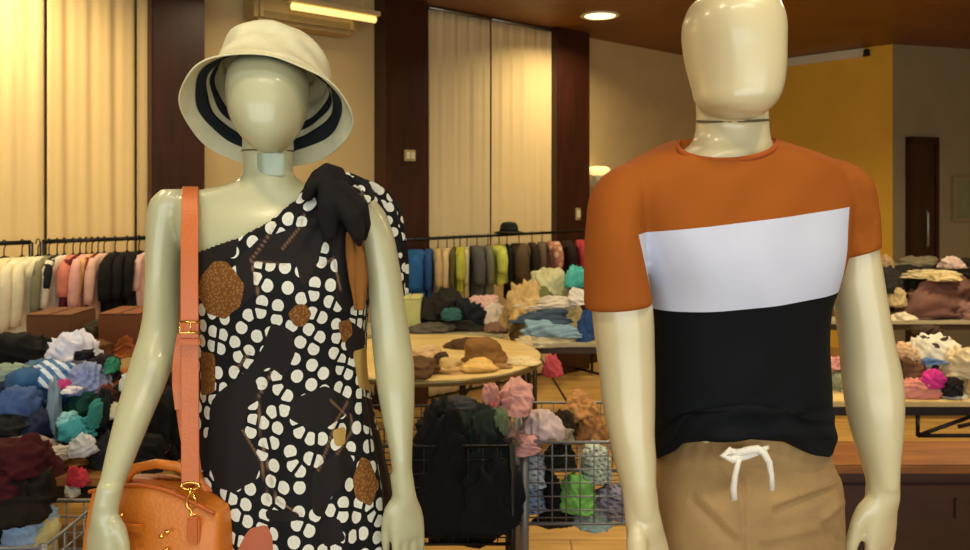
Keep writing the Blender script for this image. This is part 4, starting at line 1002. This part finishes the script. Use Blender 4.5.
for a in [
 ('shirt', 'black shirt wedged low in the left pile behind the blue denim', 20, 440, 110, 50, 2.95, (16, 17, 22), .5),
 ('shirt', 'dark navy shirt low in the left pile beside the pale arm', 95, 425, 90, 70, 3.0, (16, 22, 30), .5),
 ('shirt', 'charcoal shirt filling the middle of the left pile', 55, 405, 110, 60, 3.08, (24, 28, 40), .4),
 ('jacket', 'black jacket lying on the back left of the left pile', 26, 349, 70, 34, 3.26, (22, 20, 19), .3),
 ('blouse', 'white lilac blouse on the very top of the left pile', 70, 350, 48, 36, 3.2, (206, 210, 236), .25),
 ('top', 'pale green top at the left edge of the left pile under the black jacket', 12, 374, 60, 24, 3.05, (136, 156, 140), .2),
 ('jeans', 'navy jeans at the left edge of the left pile above the faded jeans', 6, 393, 34, 22, 2.92, (22, 42, 78), .2),
 ('jeans', 'long mid-blue jeans slanting across the left pile', 40, 386, 72, 46, 2.98, (44, 92, 146), .3),
 ('jeans', 'faded blue-violet jeans lying below the slanting jeans', 24, 408, 58, 44, 2.82, (62, 92, 150), .25),
 ('shirt', 'blue shirt with white stripes below the white lilac blouse', 60, 371, 46, 22, 2.96, (70, 120, 180), .2),
 ('sweater', 'periwinkle sweater in the middle right of the left pile', 88, 376, 40, 28, 2.92, (132, 150, 206), .22),
 ('scarf', 'small black scarf tucked right of the white lilac blouse', 84, 354, 20, 8, 3.08, (16, 16, 22), .1),
 ('shirt', 'dark plum shirt right of the periwinkle sweater', 104, 368, 34, 26, 3.08, (34, 26, 40), .2),
 ('sock', 'small magenta sock below the blue striped shirt', 63, 384, 18, 9, 2.84, (190, 50, 130), .08),
 ('sock', 'small white sock below the magenta sock', 71, 389, 20, 7, 2.80, (215, 210, 225), .08),
 ('scarf', 'grey-blue scarf hanging down the front of the left pile', 54, 410, 14, 62, 2.76, (118, 146, 170), .08),
 ('top', 'bright teal top at the front of the left pile', 77, 428, 36, 20, 2.70, (50, 156, 170), .16),
 ('top', 'narrow teal-green top standing up right of the bright teal one', 96, 413, 14, 26, 2.72, (46, 140, 130), .12),
 ('shirt', 'dark bottle-green shirt under the periwinkle sweater', 84, 406, 34, 30, 2.84, (16, 66, 58), .2),
 ('shirt', 'black shirt in the right part of the left pile beside the teal top', 107, 412, 26, 46, 2.80, (18, 26, 32), .2),
 ('sock', 'cream sock at the right edge of the left pile', 117, 410, 14, 16, 2.78, (206, 200, 160), .08),
 ('sock', 'white sock high at the right edge of the left pile', 127, 382, 14, 18, 2.86, (210, 214, 205), .08),
 ('sock', 'rust brown sock right of the dark green shirt', 108, 395, 16, 24, 2.84, (110, 52, 38), .1),
 ('cap', 'small green cap right of the plum shirt', 111, 364, 14, 14, 2.98, (40, 130, 100), .1),
 ('scarf', 'pinkish grey scarf lying along the front edge of the left pile', 33, 443, 58, 12, 2.62, (150, 132, 128), .1),
 ('towel', 'small white towel knotted at the front edge of the left pile', 84, 443, 26, 20, 2.60, (180, 190, 200), .12),
 ('towel', 'grey towel along the front edge left of the white knotted one', 60, 452, 34, 12, 2.58, (176, 172, 160), .1),
 ('shirt', 'dark slate shirt hanging over the front edge by the pale forearm', 108, 447, 36, 34, 2.66, (34, 36, 42), .14),
 ('top', 'small red-pink top hanging below the front edge of the left table', 76, 476, 22, 20, 2.50, (196, 44, 66), .06),
 ('jacket', 'large black jacket between the pale forearm and the orange strap', 158, 425, 70, 70, 2.95, (16, 14, 14), .3),
 ('jacket', 'black-brown jacket behind the pale elbow on the left table', 150, 385, 60, 40, 3.15, (26, 20, 18), .25),
 ('jacket', 'black jacket low at the front right corner of the left table above the handbag', 140, 452, 60, 36, 2.72, (18, 16, 16), .2),
 ('shirt', 'black shirt folded at the left end of the pile above the maroon blanket', 10, 425, 50, 22, 2.72, (14, 16, 22), .2),
 ('shirt', 'dark indigo shirt between the faded jeans and the hanging grey-blue scarf', 40, 425, 34, 30, 2.74, (28, 40, 74), .18),
 ('top', 'pale aqua top lying under the bright teal top', 70, 418, 22, 12, 2.72, (120, 190, 200), .12),
 ('shirt', 'dark green-black shirt beside the rust brown sock near the pale arm', 122, 398, 26, 28, 2.95, (18, 34, 30), .2),
 ('shirt', 'steel blue shirt behind the slanting jeans near the white lilac blouse', 38, 368, 44, 16, 3.1, (66, 110, 150), .2),
 ('shirt', 'black shirt at the right end of the pile under the pale elbow', 132, 420, 36, 50, 2.95, (18, 18, 20), .25),
 ('sock', 'white and black sock hanging below the red-pink top', 73, 490, 15, 12, 2.50, (190, 190, 176), .05)]:
    G(*a[:8], dep=a[8], group=gl, **({'pat': 'stripe', 'scale': 12, 'rgb2': (205, 220, 235)} if 'white stripes' in a[1] else {}))
for a in [
 ('blanket', 'maroon blanket bundled on top of the low bin at the lower left', 18, 462, 74, 48, 2.30, (66, 12, 20), .3),
 ('blanket', 'black-brown blanket bundled under the maroon one', 20, 494, 70, 42, 2.26, (24, 16, 12), .26),
 ('shirt', 'pale blue shirt stuffed in the low bin at the lower left', 30, 518, 50, 34, 2.26, (128, 158, 196), .2),
 ('top', 'cream yellow top stuffed in the low bin right of the pale blue shirt', 40, 536, 34, 40, 2.26, (186, 176, 112), .2),
 ('shirt', 'black shirt at the bottom left corner of the picture in the low bin', 5, 530, 30, 36, 2.24, (14, 14, 16), .2),
 ('shirt', 'dark grey shirt at the bottom of the low wire bin', 22, 555, 60, 24, 2.26, (40, 40, 44), .2)]:
    G(*a[:8], dep=a[8], group='clothes in the low wire bin')
# cartons and rust clothes on the far left table
def carton(label, px, py, w, h, Y, rgb, group=None, name='cardboard_box', cat='box'):
    s = Y / F; c = P(px, py, Y); W, Hh = w * s, h * s; r = empty(name, (c[0], c[1], c[2] - Hh / 2), label, cat, group)
    MB().box(c, (W, .24, Hh), bev=.004).obj('box_body', mat('carton_%d_%d' % (rgb[0], rgb[1]), rgb, rough=.8, noise=.08), r)
    for s_ in (-1, 1):
        MB().box(c + np.array([s_ * W * .26, 0, Hh / 2 + .004]), (W * .46, .24, .005)).obj('flap', mat('carton_%d_%d' % (rgb[0], rgb[1]), rgb), r)
carton('brown carton standing on the far left table under the pink garments', 62, 326, 44, 28, 3.85, (104, 66, 36))
carton('rust-brown carton beside the pale upper arm on the far left table', 130, 326, 40, 30, 3.85, (116, 66, 32))
for a in [('trousers', 'olive-green trousers on the far left table between the two cartons', 97, 333, 42, 24, 3.8, (58, 52, 30), .2),
          ('shirt', 'orange-rust shirt on the far left table beside the pale upper arm', 128, 345, 34, 20, 3.75, (164, 84, 34), .2),
          ('shirt', 'dull brown shirt on the far left table behind the white lilac blouse', 92, 349, 46, 18, 3.72, (112, 74, 38), .2)]:
    G(*a[:8], dep=a[8])
# dark bin beside the dress
g1 = 'dark clothes heaped in the bin beside the dress'
for a in [
 ('coat', 'black coat filling the bottom of the bin beside the pale hand', 455, 500, 100, 60, 3.0, (12, 15, 18), .4),
 ('coat', 'black coat hanging over the front of the bin at the left', 440, 470, 62, 110, 2.80, (13, 16, 19), .16),
 ('trousers', 'black-blue trousers hanging over the front of the bin at the right', 488, 480, 66, 100, 2.80, (15, 20, 26), .16),
 ('coat', 'black coat on top of the bin just right of the pale elbow', 440, 425, 56, 50, 2.95, (16, 18, 20), .3),
 ('skirt', 'dark green-black skirt on the top right of the black heap', 478, 428, 52, 44, 2.92, (24, 38, 32), .3),
 ('hoodie', 'charcoal grey hoodie on the very top of the black heap', 462, 409, 46, 22, 3.0, (58, 58, 62), .2),
 ('scarf', 'muted green scarf beside the fluffy pink heap', 497, 420, 22, 26, 2.88, (92, 112, 82), .14),
 ('sweater', 'fluffy pink sweater on top between the two bins', 515, 395, 38, 28, 3.05, (210, 150, 142), .24),
 ('sock', 'small pink sock ball left of the fluffy pink sweater', 491, 394, 17, 22, 2.98, (206, 140, 132), .12),
 ('scarf', 'thin rose scarf hanging below the small pink sock ball', 494, 411, 10, 20, 2.92, (190, 90, 96), .06),
 ('blouse', 'grey-mauve blouse low in front of the pink clothes', 507, 434, 30, 24, 2.90, (118, 92, 92), .14)]:
    G(*a[:8], dep=a[8], group=g1)
g2 = 'clothes in the pale wire bin'
for a in [
 ('shirt', 'pale pink-white shirt lying on the rim of the pale wire bin', 537, 425, 50, 28, 3.05, (206, 184, 184), .22),
 ('shirt', 'pink shirt folded below the pale pink-white shirt', 520, 443, 46, 17, 2.96, (206, 150, 148), .16),
 ('sweater', 'tan sweater on the upper right of the pale wire bin', 582, 405, 36, 26, 3.3, (186, 130, 66), .24),
 ('sweater', 'ochre brown sweater below the tan sweater beside the pale arm', 590, 426, 34, 28, 3.25, (160, 106, 54), .22),
 ('shirt', 'dark brown shirt between the pink-white shirt and the ochre sweater', 562, 424, 26, 30, 3.2, (44, 30, 20), .22),
 ('shirt', 'dark shirt low in the pale wire bin under the pink-white shirt', 560, 452, 36, 26, 3.15, (36, 34, 28), .2),
 ('shirt', 'grey-brown shirt with pale folds in the middle of the pale wire bin', 562, 434, 24, 14, 3.08, (130, 120, 96), .12)]:
    G(*a[:8], dep=a[8], group=g2)
for a in [
 ('shirt', 'white and blue checked shirt in the left end of the pale wire bin', 532, 465, 38, 36, 3.08, (186, 200, 214), .18, 'check', (60, 90, 130), 16),
 ('shirt', 'pale blue checked shirt at the bottom left of the pale wire bin', 522, 492, 44, 34, 3.06, (120, 148, 184), .18, 'check', (30, 50, 80), 18),
 ('shirt', 'white and green checked shirt at the right of the pale wire bin', 598, 462, 32, 34, 3.12, (190, 206, 190), .18, 'check', (60, 90, 80), 18),
 ('t_shirt', 'bright lime green T-shirt in the pale wire bin', 577, 492, 42, 34, 3.08, (116, 196, 84), .18, None, (0, 0, 0), 10),
 ('shirt', 'black shirt in the middle of the pale wire bin left of the lime one', 549, 492, 30, 44, 3.10, (20, 20, 22), .2, None, (0, 0, 0), 10),
 ('shirt', 'violet-grey checked shirt at the right end of the pale wire bin', 616, 500, 46, 32, 3.12, (150, 146, 170), .18, 'check', (60, 56, 80), 18),
 ('t_shirt', 'mint T-shirt under the black shirt at the bottom of the pale wire bin', 590, 514, 40, 18, 3.10, (160, 186, 176), .2, None, (0, 0, 0), 10),
 ('cap', 'dark brown cap at the bottom of the pale wire bin', 556, 516, 40, 14, 3.08, (46, 28, 20), .18, None, (0, 0, 0), 10)]:
    G(*a[:8], dep=a[8], group=g2, pat=a[9], rgb2=a[10], scale=a[11])
# round table
g3 = 'clothes on the round table'
for a in [
 ('bag', 'dark brown flat bag at the left edge of the round table', 415, 365, 46, 18, 4.15, (92, 64, 34), .26),
 ('shoe', 'beige shoe on the round table right of the dark brown bag', 452, 362, 24, 8, 4.2, (190, 158, 92), .12),
 ('belt', 'dark coiled belt behind the beige shoe on the round table', 441, 358, 16, 11, 4.35, (66, 46, 26), .12),
 ('top', 'pale tan top at the back left of the round table', 424, 351, 32, 11, 4.5, (196, 160, 106), .16),
 ('bag', 'caramel brown bag at the back of the round table', 482, 350, 44, 22, 4.55, (132, 88, 36), .2),
 ('top', 'yellow top lying flat at the front of the round table', 480, 365, 40, 11, 4.25, (214, 170, 84), .2),
 ('scarf', 'thin brown scarf right of the yellow top', 500, 366, 22, 5, 4.2, (150, 112, 60), .1),
 ('top', 'dark brown top at the far back of the round table behind the caramel bag', 465, 343, 40, 10, 4.6, (84, 58, 32), .16),
 ('top', 'cream top lying flat at the right end of the round table', 524, 360, 32, 7, 4.4, (208, 186, 130), .16),
 ('scarf', 'tan scarf left of the yellow top at the front of the round table', 452, 371, 26, 6, 4.1, (178, 136, 78), .1),
 ('scarf', 'cream scarf hanging from the heap behind the round table', 522, 350, 22, 26, 4.72, (196, 176, 130), .1)]:
    G(*a[:8], dep=a[8], group=g3, **({'fold': .6}))
g4 = 'clothes on the grey folding table'
for a in [
 ('shirt', 'dark clothes layer lying flat on the grey folding table', 450, 325, 100, 18, 5.2, (44, 40, 34), .4),
 ('jacket', 'black jacket heaped highest on the grey folding table', 440, 303, 54, 30, 5.25, (34, 32, 28), .35),
 ('jacket', 'navy-black jacket right of the highest black one', 470, 314, 48, 30, 5.18, (20, 26, 34), .3),
 ('scarf', 'teal scarf between the black and navy jackets', 451, 314, 20, 12, 5.05, (40, 92, 92), .1),
 ('jumper', 'grey jumper at the front left of the grey folding table', 430, 328, 56, 13, 5.08, (88, 80, 68), .18),
 ('blouse', 'pale pink blouse slung over the right end of the dark heap', 484, 301, 36, 12, 5.2, (208, 164, 150), .14),
 ('blouse', 'white blouse right of the dark heap below the pink one', 494, 314, 26, 24, 5.15, (206, 190, 168), .16),
 ('blouse', 'dusty brown blouse at the right front corner of the grey folding table', 496, 327, 24, 9, 5.05, (136, 96, 74), .14)]:
    G(*a[:8], dep=a[8], group=g4)
carton('pale green storage box beside the pale elbow on the grey folding table', 411, 313, 22, 32, 5.25, (180, 184, 116), name='storage_box')
g5 = 'clothes heaped left of the orange sleeve'
for a in [
 ('sweater', 'cream-beige sweater filling the core of the heap left of the sleeve', 556, 318, 80, 54, 5.2, (190, 172, 120), .4),
 ('sweater', 'yellow-beige sweater on the left slope of the heap left of the sleeve', 526, 300, 36, 38, 5.0, (198, 164, 96), .3),
 ('blouse', 'pale lime blouse on the top of the heap left of the sleeve', 550, 284, 46, 30, 5.15, (194, 190, 138), .3),
 ('top', 'bright turquoise top on the summit of the heap beside the sleeve', 577, 277, 24, 22, 5.05, (66, 186, 174), .16),
 ('shirt', 'white shirt with a long sleeve pointing left across the heap', 548, 302, 60, 13, 4.92, (208, 196, 170), .14),
 ('shirt', 'white shirt right below the turquoise top', 578, 296, 26, 16, 4.92, (214, 208, 196), .14),
 ('jeans', 'slate blue jeans under the white long sleeve', 545, 316, 62, 15, 4.88, (62, 82, 104), .16),
 ('jeans', 'light blue jeans slanting below the slate blue ones', 552, 328, 62, 17, 4.84, (130, 168, 188), .16),
 ('towel', 'cream towel along the front edge of the heap below the light jeans', 545, 340, 70, 14, 4.84, (206, 192, 146), .14),
 ('jeans', 'deep blue jeans beside the orange sleeve in the heap', 586, 330, 22, 40, 4.90, (34, 70, 128), .2),
 ('shirt', 'olive shirt peeking out in the middle of the heap left of the sleeve', 544, 293, 12, 14, 4.98, (110, 120, 62), .1),
 ('cap', 'small tan cap at the left foot of the heap beside the dusty blouse', 508, 316, 18, 26, 5.1, (158, 130, 76), .2),
 ('top', 'pink-red top dangling under the front edge of the folding table', 553, 365, 20, 22, 4.7, (208, 76, 88), .07)]:
    G(*a[:8], dep=a[8], group=g5)
# far right table
g6 = 'clothes on the far right table'
for a in [
 ('blanket', 'dark olive blanket filling the core of the far right heap', 925, 290, 90, 52, 6.0, (64, 56, 36), .4),
 ('trousers', 'grey-olive trousers along the top left of the far right heap', 912, 263, 56, 14, 5.85, (108, 98, 68), .2),
 ('trousers', 'black trousers below the grey-olive ones on the far right heap', 915, 272, 56, 13, 5.75, (30, 24, 18), .2),
 ('shirt', 'cream shirt with long folds in the middle of the far right heap', 930, 274, 60, 9, 5.62, (190, 170, 118), .16),
 ('shirt', 'white and red shirt at the right of the far right heap', 952, 262, 26, 12, 5.7, (206, 176, 160), .14),
 ('shirt', 'yellow-cream shirt right of the centre above the brown blanket', 945, 276, 32, 10, 5.55, (206, 184, 120), .14),
 ('jacket', 'black jacket at the right end of the far right heap', 968, 268, 24, 20, 5.8, (34, 28, 24), .2),
 ('sock', 'tan rolled sock at the left top of the far right heap', 886, 262, 15, 14, 5.7, (176, 142, 92), .1),
 ('jacket', 'dark grey jacket at the left side of the far right heap', 890, 279, 26, 26, 5.65, (44, 40, 34), .18),
 ('top', 'beige top below the dark grey jacket on the far right heap', 898, 296, 24, 20, 5.6, (188, 162, 108), .14),
 ('blanket', 'dusty brown-pink blanket large on the front of the far right heap', 937, 296, 76, 42, 5.65, (116, 76, 62), .3),
 ('towel', 'white towel at the lower left edge of the far right table', 902, 316, 28, 8, 5.55, (212, 198, 160), .12),
 ('towel', 'dusty pink folded towel at the right end of the far right table', 966, 310, 34, 18, 5.6, (140, 98, 84), .16),
 ('shirt', 'brown shirt seen between the black shirt and the pale right arm', 838, 298, 26, 40, 5.75, (120, 84, 40), .2),
 ('shirt', 'dark shirt at the left end of the far right table behind the arm', 872, 300, 40, 38, 5.8, (38, 40, 36), .25)]:
    G(*a[:8], dep=a[8], group=g6)
g7 = 'clothes on the low right table'
for a in [
 ('shirt', 'beige shirt filling the core of the low right heap', 925, 368, 90, 46, 3.85, (178, 150, 104), .3),
 ('t_shirt', 'white T-shirt with small dark spots on top of the low right heap', 931, 351, 62, 32, 3.8, (212, 206, 182), .24),
 ('scarf', 'thin blue scarf across the front of the white spotted T-shirt', 932, 361, 28, 6, 3.66, (84, 116, 168), .06),
 ('top', 'peach top at the left end of the low right heap', 902, 352, 24, 18, 3.72, (214, 168, 120), .14),
 ('shirt', 'brown shirt below the peach top on the low right heap', 908, 368, 30, 22, 3.68, (112, 74, 46), .14),
 ('sock', 'black and white sock at the left of the low right heap', 897, 363, 12, 12, 3.62, (50, 44, 40), .06),
 ('hat', 'pale cream hat at the right end of the low right heap', 958, 362, 36, 28, 3.68, (206, 186, 140), .2),
 ('top', 'bright magenta top at the front of the low right heap', 931, 378, 26, 17, 3.60, (218, 40, 140), .1),
 ('trousers', 'salmon pink trousers along the front edge of the low right table', 914, 388, 54, 19, 3.60, (222, 134, 116), .12),
 ('cap', 'black cap with a white edge at the front right of the low right table', 951, 386, 24, 16, 3.59, (28, 24, 24), .12),
 ('towel', 'white towel under the black cap', 955, 396, 34, 8, 3.60, (216, 206, 178), .12),
 ('top', 'yellow-tan top at the right edge of the low right table', 970, 384, 20, 24, 3.62, (196, 160, 96), .12),
 ('belt', 'dark brown rolled belt behind the white spotted T-shirt', 928, 331, 30, 12, 4.0, (64, 44, 30), .14),
 ('top', 'pink top seen between the black shirt hem and the pale right arm', 837, 362, 18, 12, 3.75, (214, 138, 128), .1),
 ('shirt', 'sage green shirt below the pink one, between shirt hem and arm', 840, 379, 24, 16, 3.72, (138, 146, 112), .12),
 ('shirt', 'cream shirt under the sage green one, between shirt hem and arm', 848, 391, 34, 11, 3.70, (190, 178, 140), .12),
 ('top', 'ochre top behind the pale right arm on the low right table', 868, 372, 40, 32, 3.85, (170, 122, 60), .2)]:
    G(*a[:8], dep=a[8], group=g7, **({'pat': 'dots', 'rgb2': (60, 50, 50), 'scale': 14} if 'small dark spots' in a[1] else {}))
for a in [('stool_cushion', 'ochre cushion on the floor behind the male mannequin', 848, 425, 40, 26, 4.6, (176, 120, 50), .3)]:
    pass

# ------------------------------------------------------------------ clothes racks
def rack(label, x0px, x1px, off, z, posts=(0, 1), double=False):
    (p0, t0), (p1, t1) = wall_pt(x0px, off), wall_pt(x1px, off)
    r = empty('clothes_rack', (*((p0 + p1) / 2), 0), label, 'clothes rack', 'metal clothes racks')
    MB().tube([(*p0, z), (*p1, z)], .012, 10).obj('hanging_rail', m_black, r, smooth=True)
    for t, p in ((0, p0), (1, p1)):
        if t in posts:
            MB().tube([(*p, z), (*p, .03)], .012, 10).obj('post', m_black, r, smooth=True)
            MB().tube([(*(p - NRM * .2), .03), (*(p + NRM * .2), .03)], .012, 10).obj('foot', m_black, r, smooth=True)
    return z
zl = 1.375; zr = 1.29
rack('black clothes rack frame at the left edge of the picture', -75, 31, .36, zl)
rack('black clothes rack with the pink and black garments left of the first column', 42, 176, .36, zl)
rack('long black clothes rack in front of the middle curtains', 396, 592, .36, zr)
def hang(name, label, px, w, L, rgb, z, off=.36, yaw=None, top=.0, group='garments on the racks', pat=None, rgb2=(230, 230, 225), seed=None, cat=None, dep=.36, sleeves=True):
    """a garment on a hanger: w = seen width in pixels, L = length in metres"""
    SEED[0] += 1; rgb = muted(rgb); rnd = random.Random(SEED[0]); w *= 1.12; p, _ = wall_pt(px, off); s = p[1] / F
    r = empty(name, (*p, z - .06 - L), label, cat or name.split('_')[-1], group)
    ya = rnd.uniform(-.12, .12) if yaw is None else yaw
    a = math.atan2(p[0], p[1])            # most garments hang end-on
    ux, uy = math.cos(ya), math.sin(ya); vx, vy = -uy, ux
    W = w * s; n = 40; m = 26; rings = []; ph = [rnd.uniform(0, 6.28) for _ in range(4)]
    for i in range(m):
        t = i / (m - 1); zz = z - .075 - L * t
        sh = min(1, .22 + (t / .16) ** .6 * .78) if t < .16 else 1
        aw = W / 2 * (.55 + .45 * sh) * (1 + .12 * t); ad = dep / 2 * sh * (1 - .08 * t)
        ring = []
        for k in range(n):
            q = 2 * PI * k / n; f = 1 + .13 * math.sin(q * 5 + ph[0] + t * 1.2) + .09 * math.sin(q * 9 + ph[1] - t * 2) + .05 * math.sin(q * 3 + ph[2])
            x = aw * f * math.cos(q); y = ad * (1 + (f - 1) * .4) * math.sin(q)
            dz = .012 * math.sin(q * 2 + ph[3]) * (t > .95)
            ring.append((p[0] + x * ux + y * vx, p[1] + x * uy + y * vy, zz + dz))
        rings.append(ring)
    MB().loft(rings).obj('cloth_body', cloth(rgb, pat, rgb2, 14), r, smooth=True)
    if sleeves:
        for sd in (-1,):
            y0 = sd * dep * .36; pts = [];
            for t in np.linspace(0, 1, 7): pts.append((p[0] + vx * (y0 + sd * .06 * t ** .5) + ux * W * .1, p[1] + vy * (y0 + sd * .06 * t ** .5), z - .10 - L * .62 * t))
            MB().tube(pts, [.02, W * .24 + .008, W * .3 + .01, W * .3 + .01, W * .3 + .008, W * .28 + .008, W * .26 + .006], 12).obj('sleeve', cloth(rgb, pat, rgb2, 14), r, smooth=True)
    hk = [(p[0], p[1], z - .07), (p[0], p[1], z - .03)] + [(p[0] + vx * .018 * math.cos(b), p[1] + vy * .018 * math.cos(b), z - .002 + .018 * math.sin(b)) for b in np.linspace(-1.3, 3.6, 9)]
    mb = MB().tube(hk, .0035, 6)
    mb.tube([(p[0] - vx * dep * .42, p[1] - vy * dep * .42, z - .125), (p[0], p[1], z - .068), (p[0] + vx * dep * .42, p[1] + vy * dep * .42, z - .125)], .005, 6)
    mb.obj('hanger', m_black, r, smooth=True)
for a in [
 ('dress', 'cream dress at the far left on the left edge rack', 4, 34, .56, (206, 192, 140), .62),
 ('dress', 'cream-white dress right of the far left one on the left edge rack', 22, 15, .52, (214, 204, 164), .5),
 ('blouse', 'yellow-green blouse at the picture edge on the left rack', -12, 12, .48, (176, 170, 70), .5),
 ('shirt', 'cream shirt alone between the two left rack frames', 38, 15, .50, (212, 204, 164), .5),
 ('shirt', 'grey-green shirt first on the rack of pink and black garments', 49, 8, .40, (120, 118, 84), .4),
 ('shirt', 'narrow black shirt left of the coral garment', 57, 9, .22, (26, 28, 34), .3),
 ('shirt', 'narrow white shirt left of the coral garment', 64, 9, .38, (206, 196, 168), .4),
 ('top', 'coral pink top on the left rack', 73, 13, .30, (206, 112, 86), .3),
 ('top', 'dark maroon top between the coral and peach garments', 80, 5, .42, (96, 26, 34), .4),
 ('dress', 'pale pink dress behind the peach top on the left rack', 86, 11, .40, (212, 150, 134), .4),
 ('top', 'peach-yellow top on the left rack', 92, 9, .30, (206, 158, 86), .3),
 ('top', 'narrow crimson top right of the peach-yellow top', 98, 4, .28, (124, 30, 36), .3),
 ('dress', 'rose-beige dress left of the black garments', 104, 9, .38, (206, 160, 138), .4),
 ('jacket', 'black jacket first of the three on the left rack', 115, 13, .36, (20, 17, 16), .36),
 ('jacket', 'black jacket in the middle of the three on the left rack', 127, 13, .35, (24, 20, 18), .36),
 ('jacket', 'black jacket last of the three, beside the pale shoulder', 139, 12, .36, (18, 16, 16), .36),
 ('top', 'pink-white top right of the three black jackets', 149, 7, .30, (206, 160, 150), .3)]:
    hang(*a[:6], z=zl, dep=a[6] * .9)
for a in [
 ('shirt', 'wide bright blue shirt beside the dress sleeve on the long rack', 415, 19, .42, (26, 88, 150), .36),
 ('shirt', 'narrow deep blue shirt right of the bright blue one', 429, 9, .42, (36, 74, 132), .36),
 ('shirt', 'tan shirt right of the deep blue shirt on the long rack', 438, 8, .40, (190, 158, 100), .36),
 ('shirt', 'sand-cream shirt right of the tan one on the long rack', 447, 8, .42, (206, 178, 124), .36),
 ('shirt', 'narrow olive-brown shirt left of the yellow-green top', 454, 4, .42, (92, 84, 40), .36),
 ('top', 'yellow-green top nearest the blue shirts', 460, 11, .34, (178, 178, 44), .36),
 ('top', 'thin cream top right of the first yellow-green top', 467, 4, .40, (196, 184, 130), .36),
 ('jacket', 'slate grey jacket in the middle of the long rack', 477, 14, .42, (82, 84, 82), .36),
 ('shirt', 'grey-olive shirt right of the slate grey jacket', 488, 9, .42, (112, 110, 84), .36),
 ('top', 'lime yellow top beside the dark hat on the long rack', 499, 13, .30, (196, 204, 70), .36),
 ('shirt', 'thin black shirt right of the lime yellow top', 507, 4, .44, (26, 24, 22), .36),
 ('coat', 'taupe brown coat on the right half of the long rack', 519, 19, .40, (88, 70, 44), .36),
 ('jacket', 'dark brown jacket right of the taupe coat', 532, 9, .40, (48, 36, 28), .36),
 ('shirt', 'grey-brown shirt behind the heap, left of the pink patterned top', 542, 9, .36, (98, 82, 62), .36),
 ('jacket', 'black-brown jacket on the rack behind the turquoise top', 567, 12, .34, (38, 24, 18), .36),
 ('top', 'red top at the right end of the long rack beside the orange sleeve', 580, 9, .34, (178, 50, 56), .36)]:
    hang(*a[:6], z=zr, dep=a[6] * .9)
hang('top', 'pink and beige patterned top on the rack above the heap', 553, 12, .28, (176, 110, 88), z=zr, pat='dots', rgb2=(206, 176, 140))
# dark hat perched on the long rack
p, _ = wall_pt(509, .36)
hb = empty('felt_hat', (*p, zr + .012), 'dark green-black hat perched on top of the long rack', 'hat')
MB().lathe((*p, zr + .012), [(.12, 0), (.125, .006), (.09, .014), (.075, .02), (.07, .06), (.055, .085), (.02, .092)], 28).obj('hat_shell', cloth((30, 34, 24)), hb, smooth=True)
MB().lathe((*p, zr + .03), [(.0755, 0), (.0745, .018)], 28).obj('band', cloth((16, 16, 14)), hb, smooth=True)

# ------------------------------------------------------------------ camera, light, world
cam = bpy.data.cameras.new('camera'); co = bpy.data.objects.new('camera', cam); C.objects.link(co)
co.location = (0, 0, CAMZ); co.rotation_euler = (PI / 2, 0, 0)
cam.sensor_width = 36; cam.lens = F / 970 * 36; cam.shift_y = -(275 - HY) / 970; cam.clip_start = .05
cam.dof.use_dof = True; cam.dof.focus_distance = 1.36; cam.dof.aperture_fstop = 9
bpy.context.scene.camera = co
def area(name, loc, rot, sx, sy, e, col):
    l = bpy.data.lights.new(name, 'AREA'); l.shape = 'RECTANGLE'; l.size = sx; l.size_y = sy; l.energy = e; l.color = col
    o = bpy.data.objects.new(name, l); C.objects.link(o); o.location = loc; o.rotation_euler = rot; return o
area('assumed_window_daylight', (.6, YF - .2, 1.75), (math.radians(82), 0, 0), 7.6, 2.2, 250, (.93, 1, .98))  # area light added as assumed daylight; its window behind the camera is unseen
area('overhead_area_light', (.3, .15, H - .06), (math.radians(20), 0, 0), 1.6, .15, 16, (1, .95, .82))  # long unseen area light high in front of the mannequins, no fixture modelled
w = bpy.data.worlds.new('world'); bpy.context.scene.world = w; w.use_nodes = True
w.node_tree.nodes['Background'].inputs[0].default_value = (.8, .9, 1, 1); w.node_tree.nodes['Background'].inputs[1].default_value = .6
sc = bpy.context.scene
sc.view_settings.view_transform = 'Standard'; sc.view_settings.look = 'None'; sc.view_settings.gamma = 1; sc.view_settings.exposure = -.55
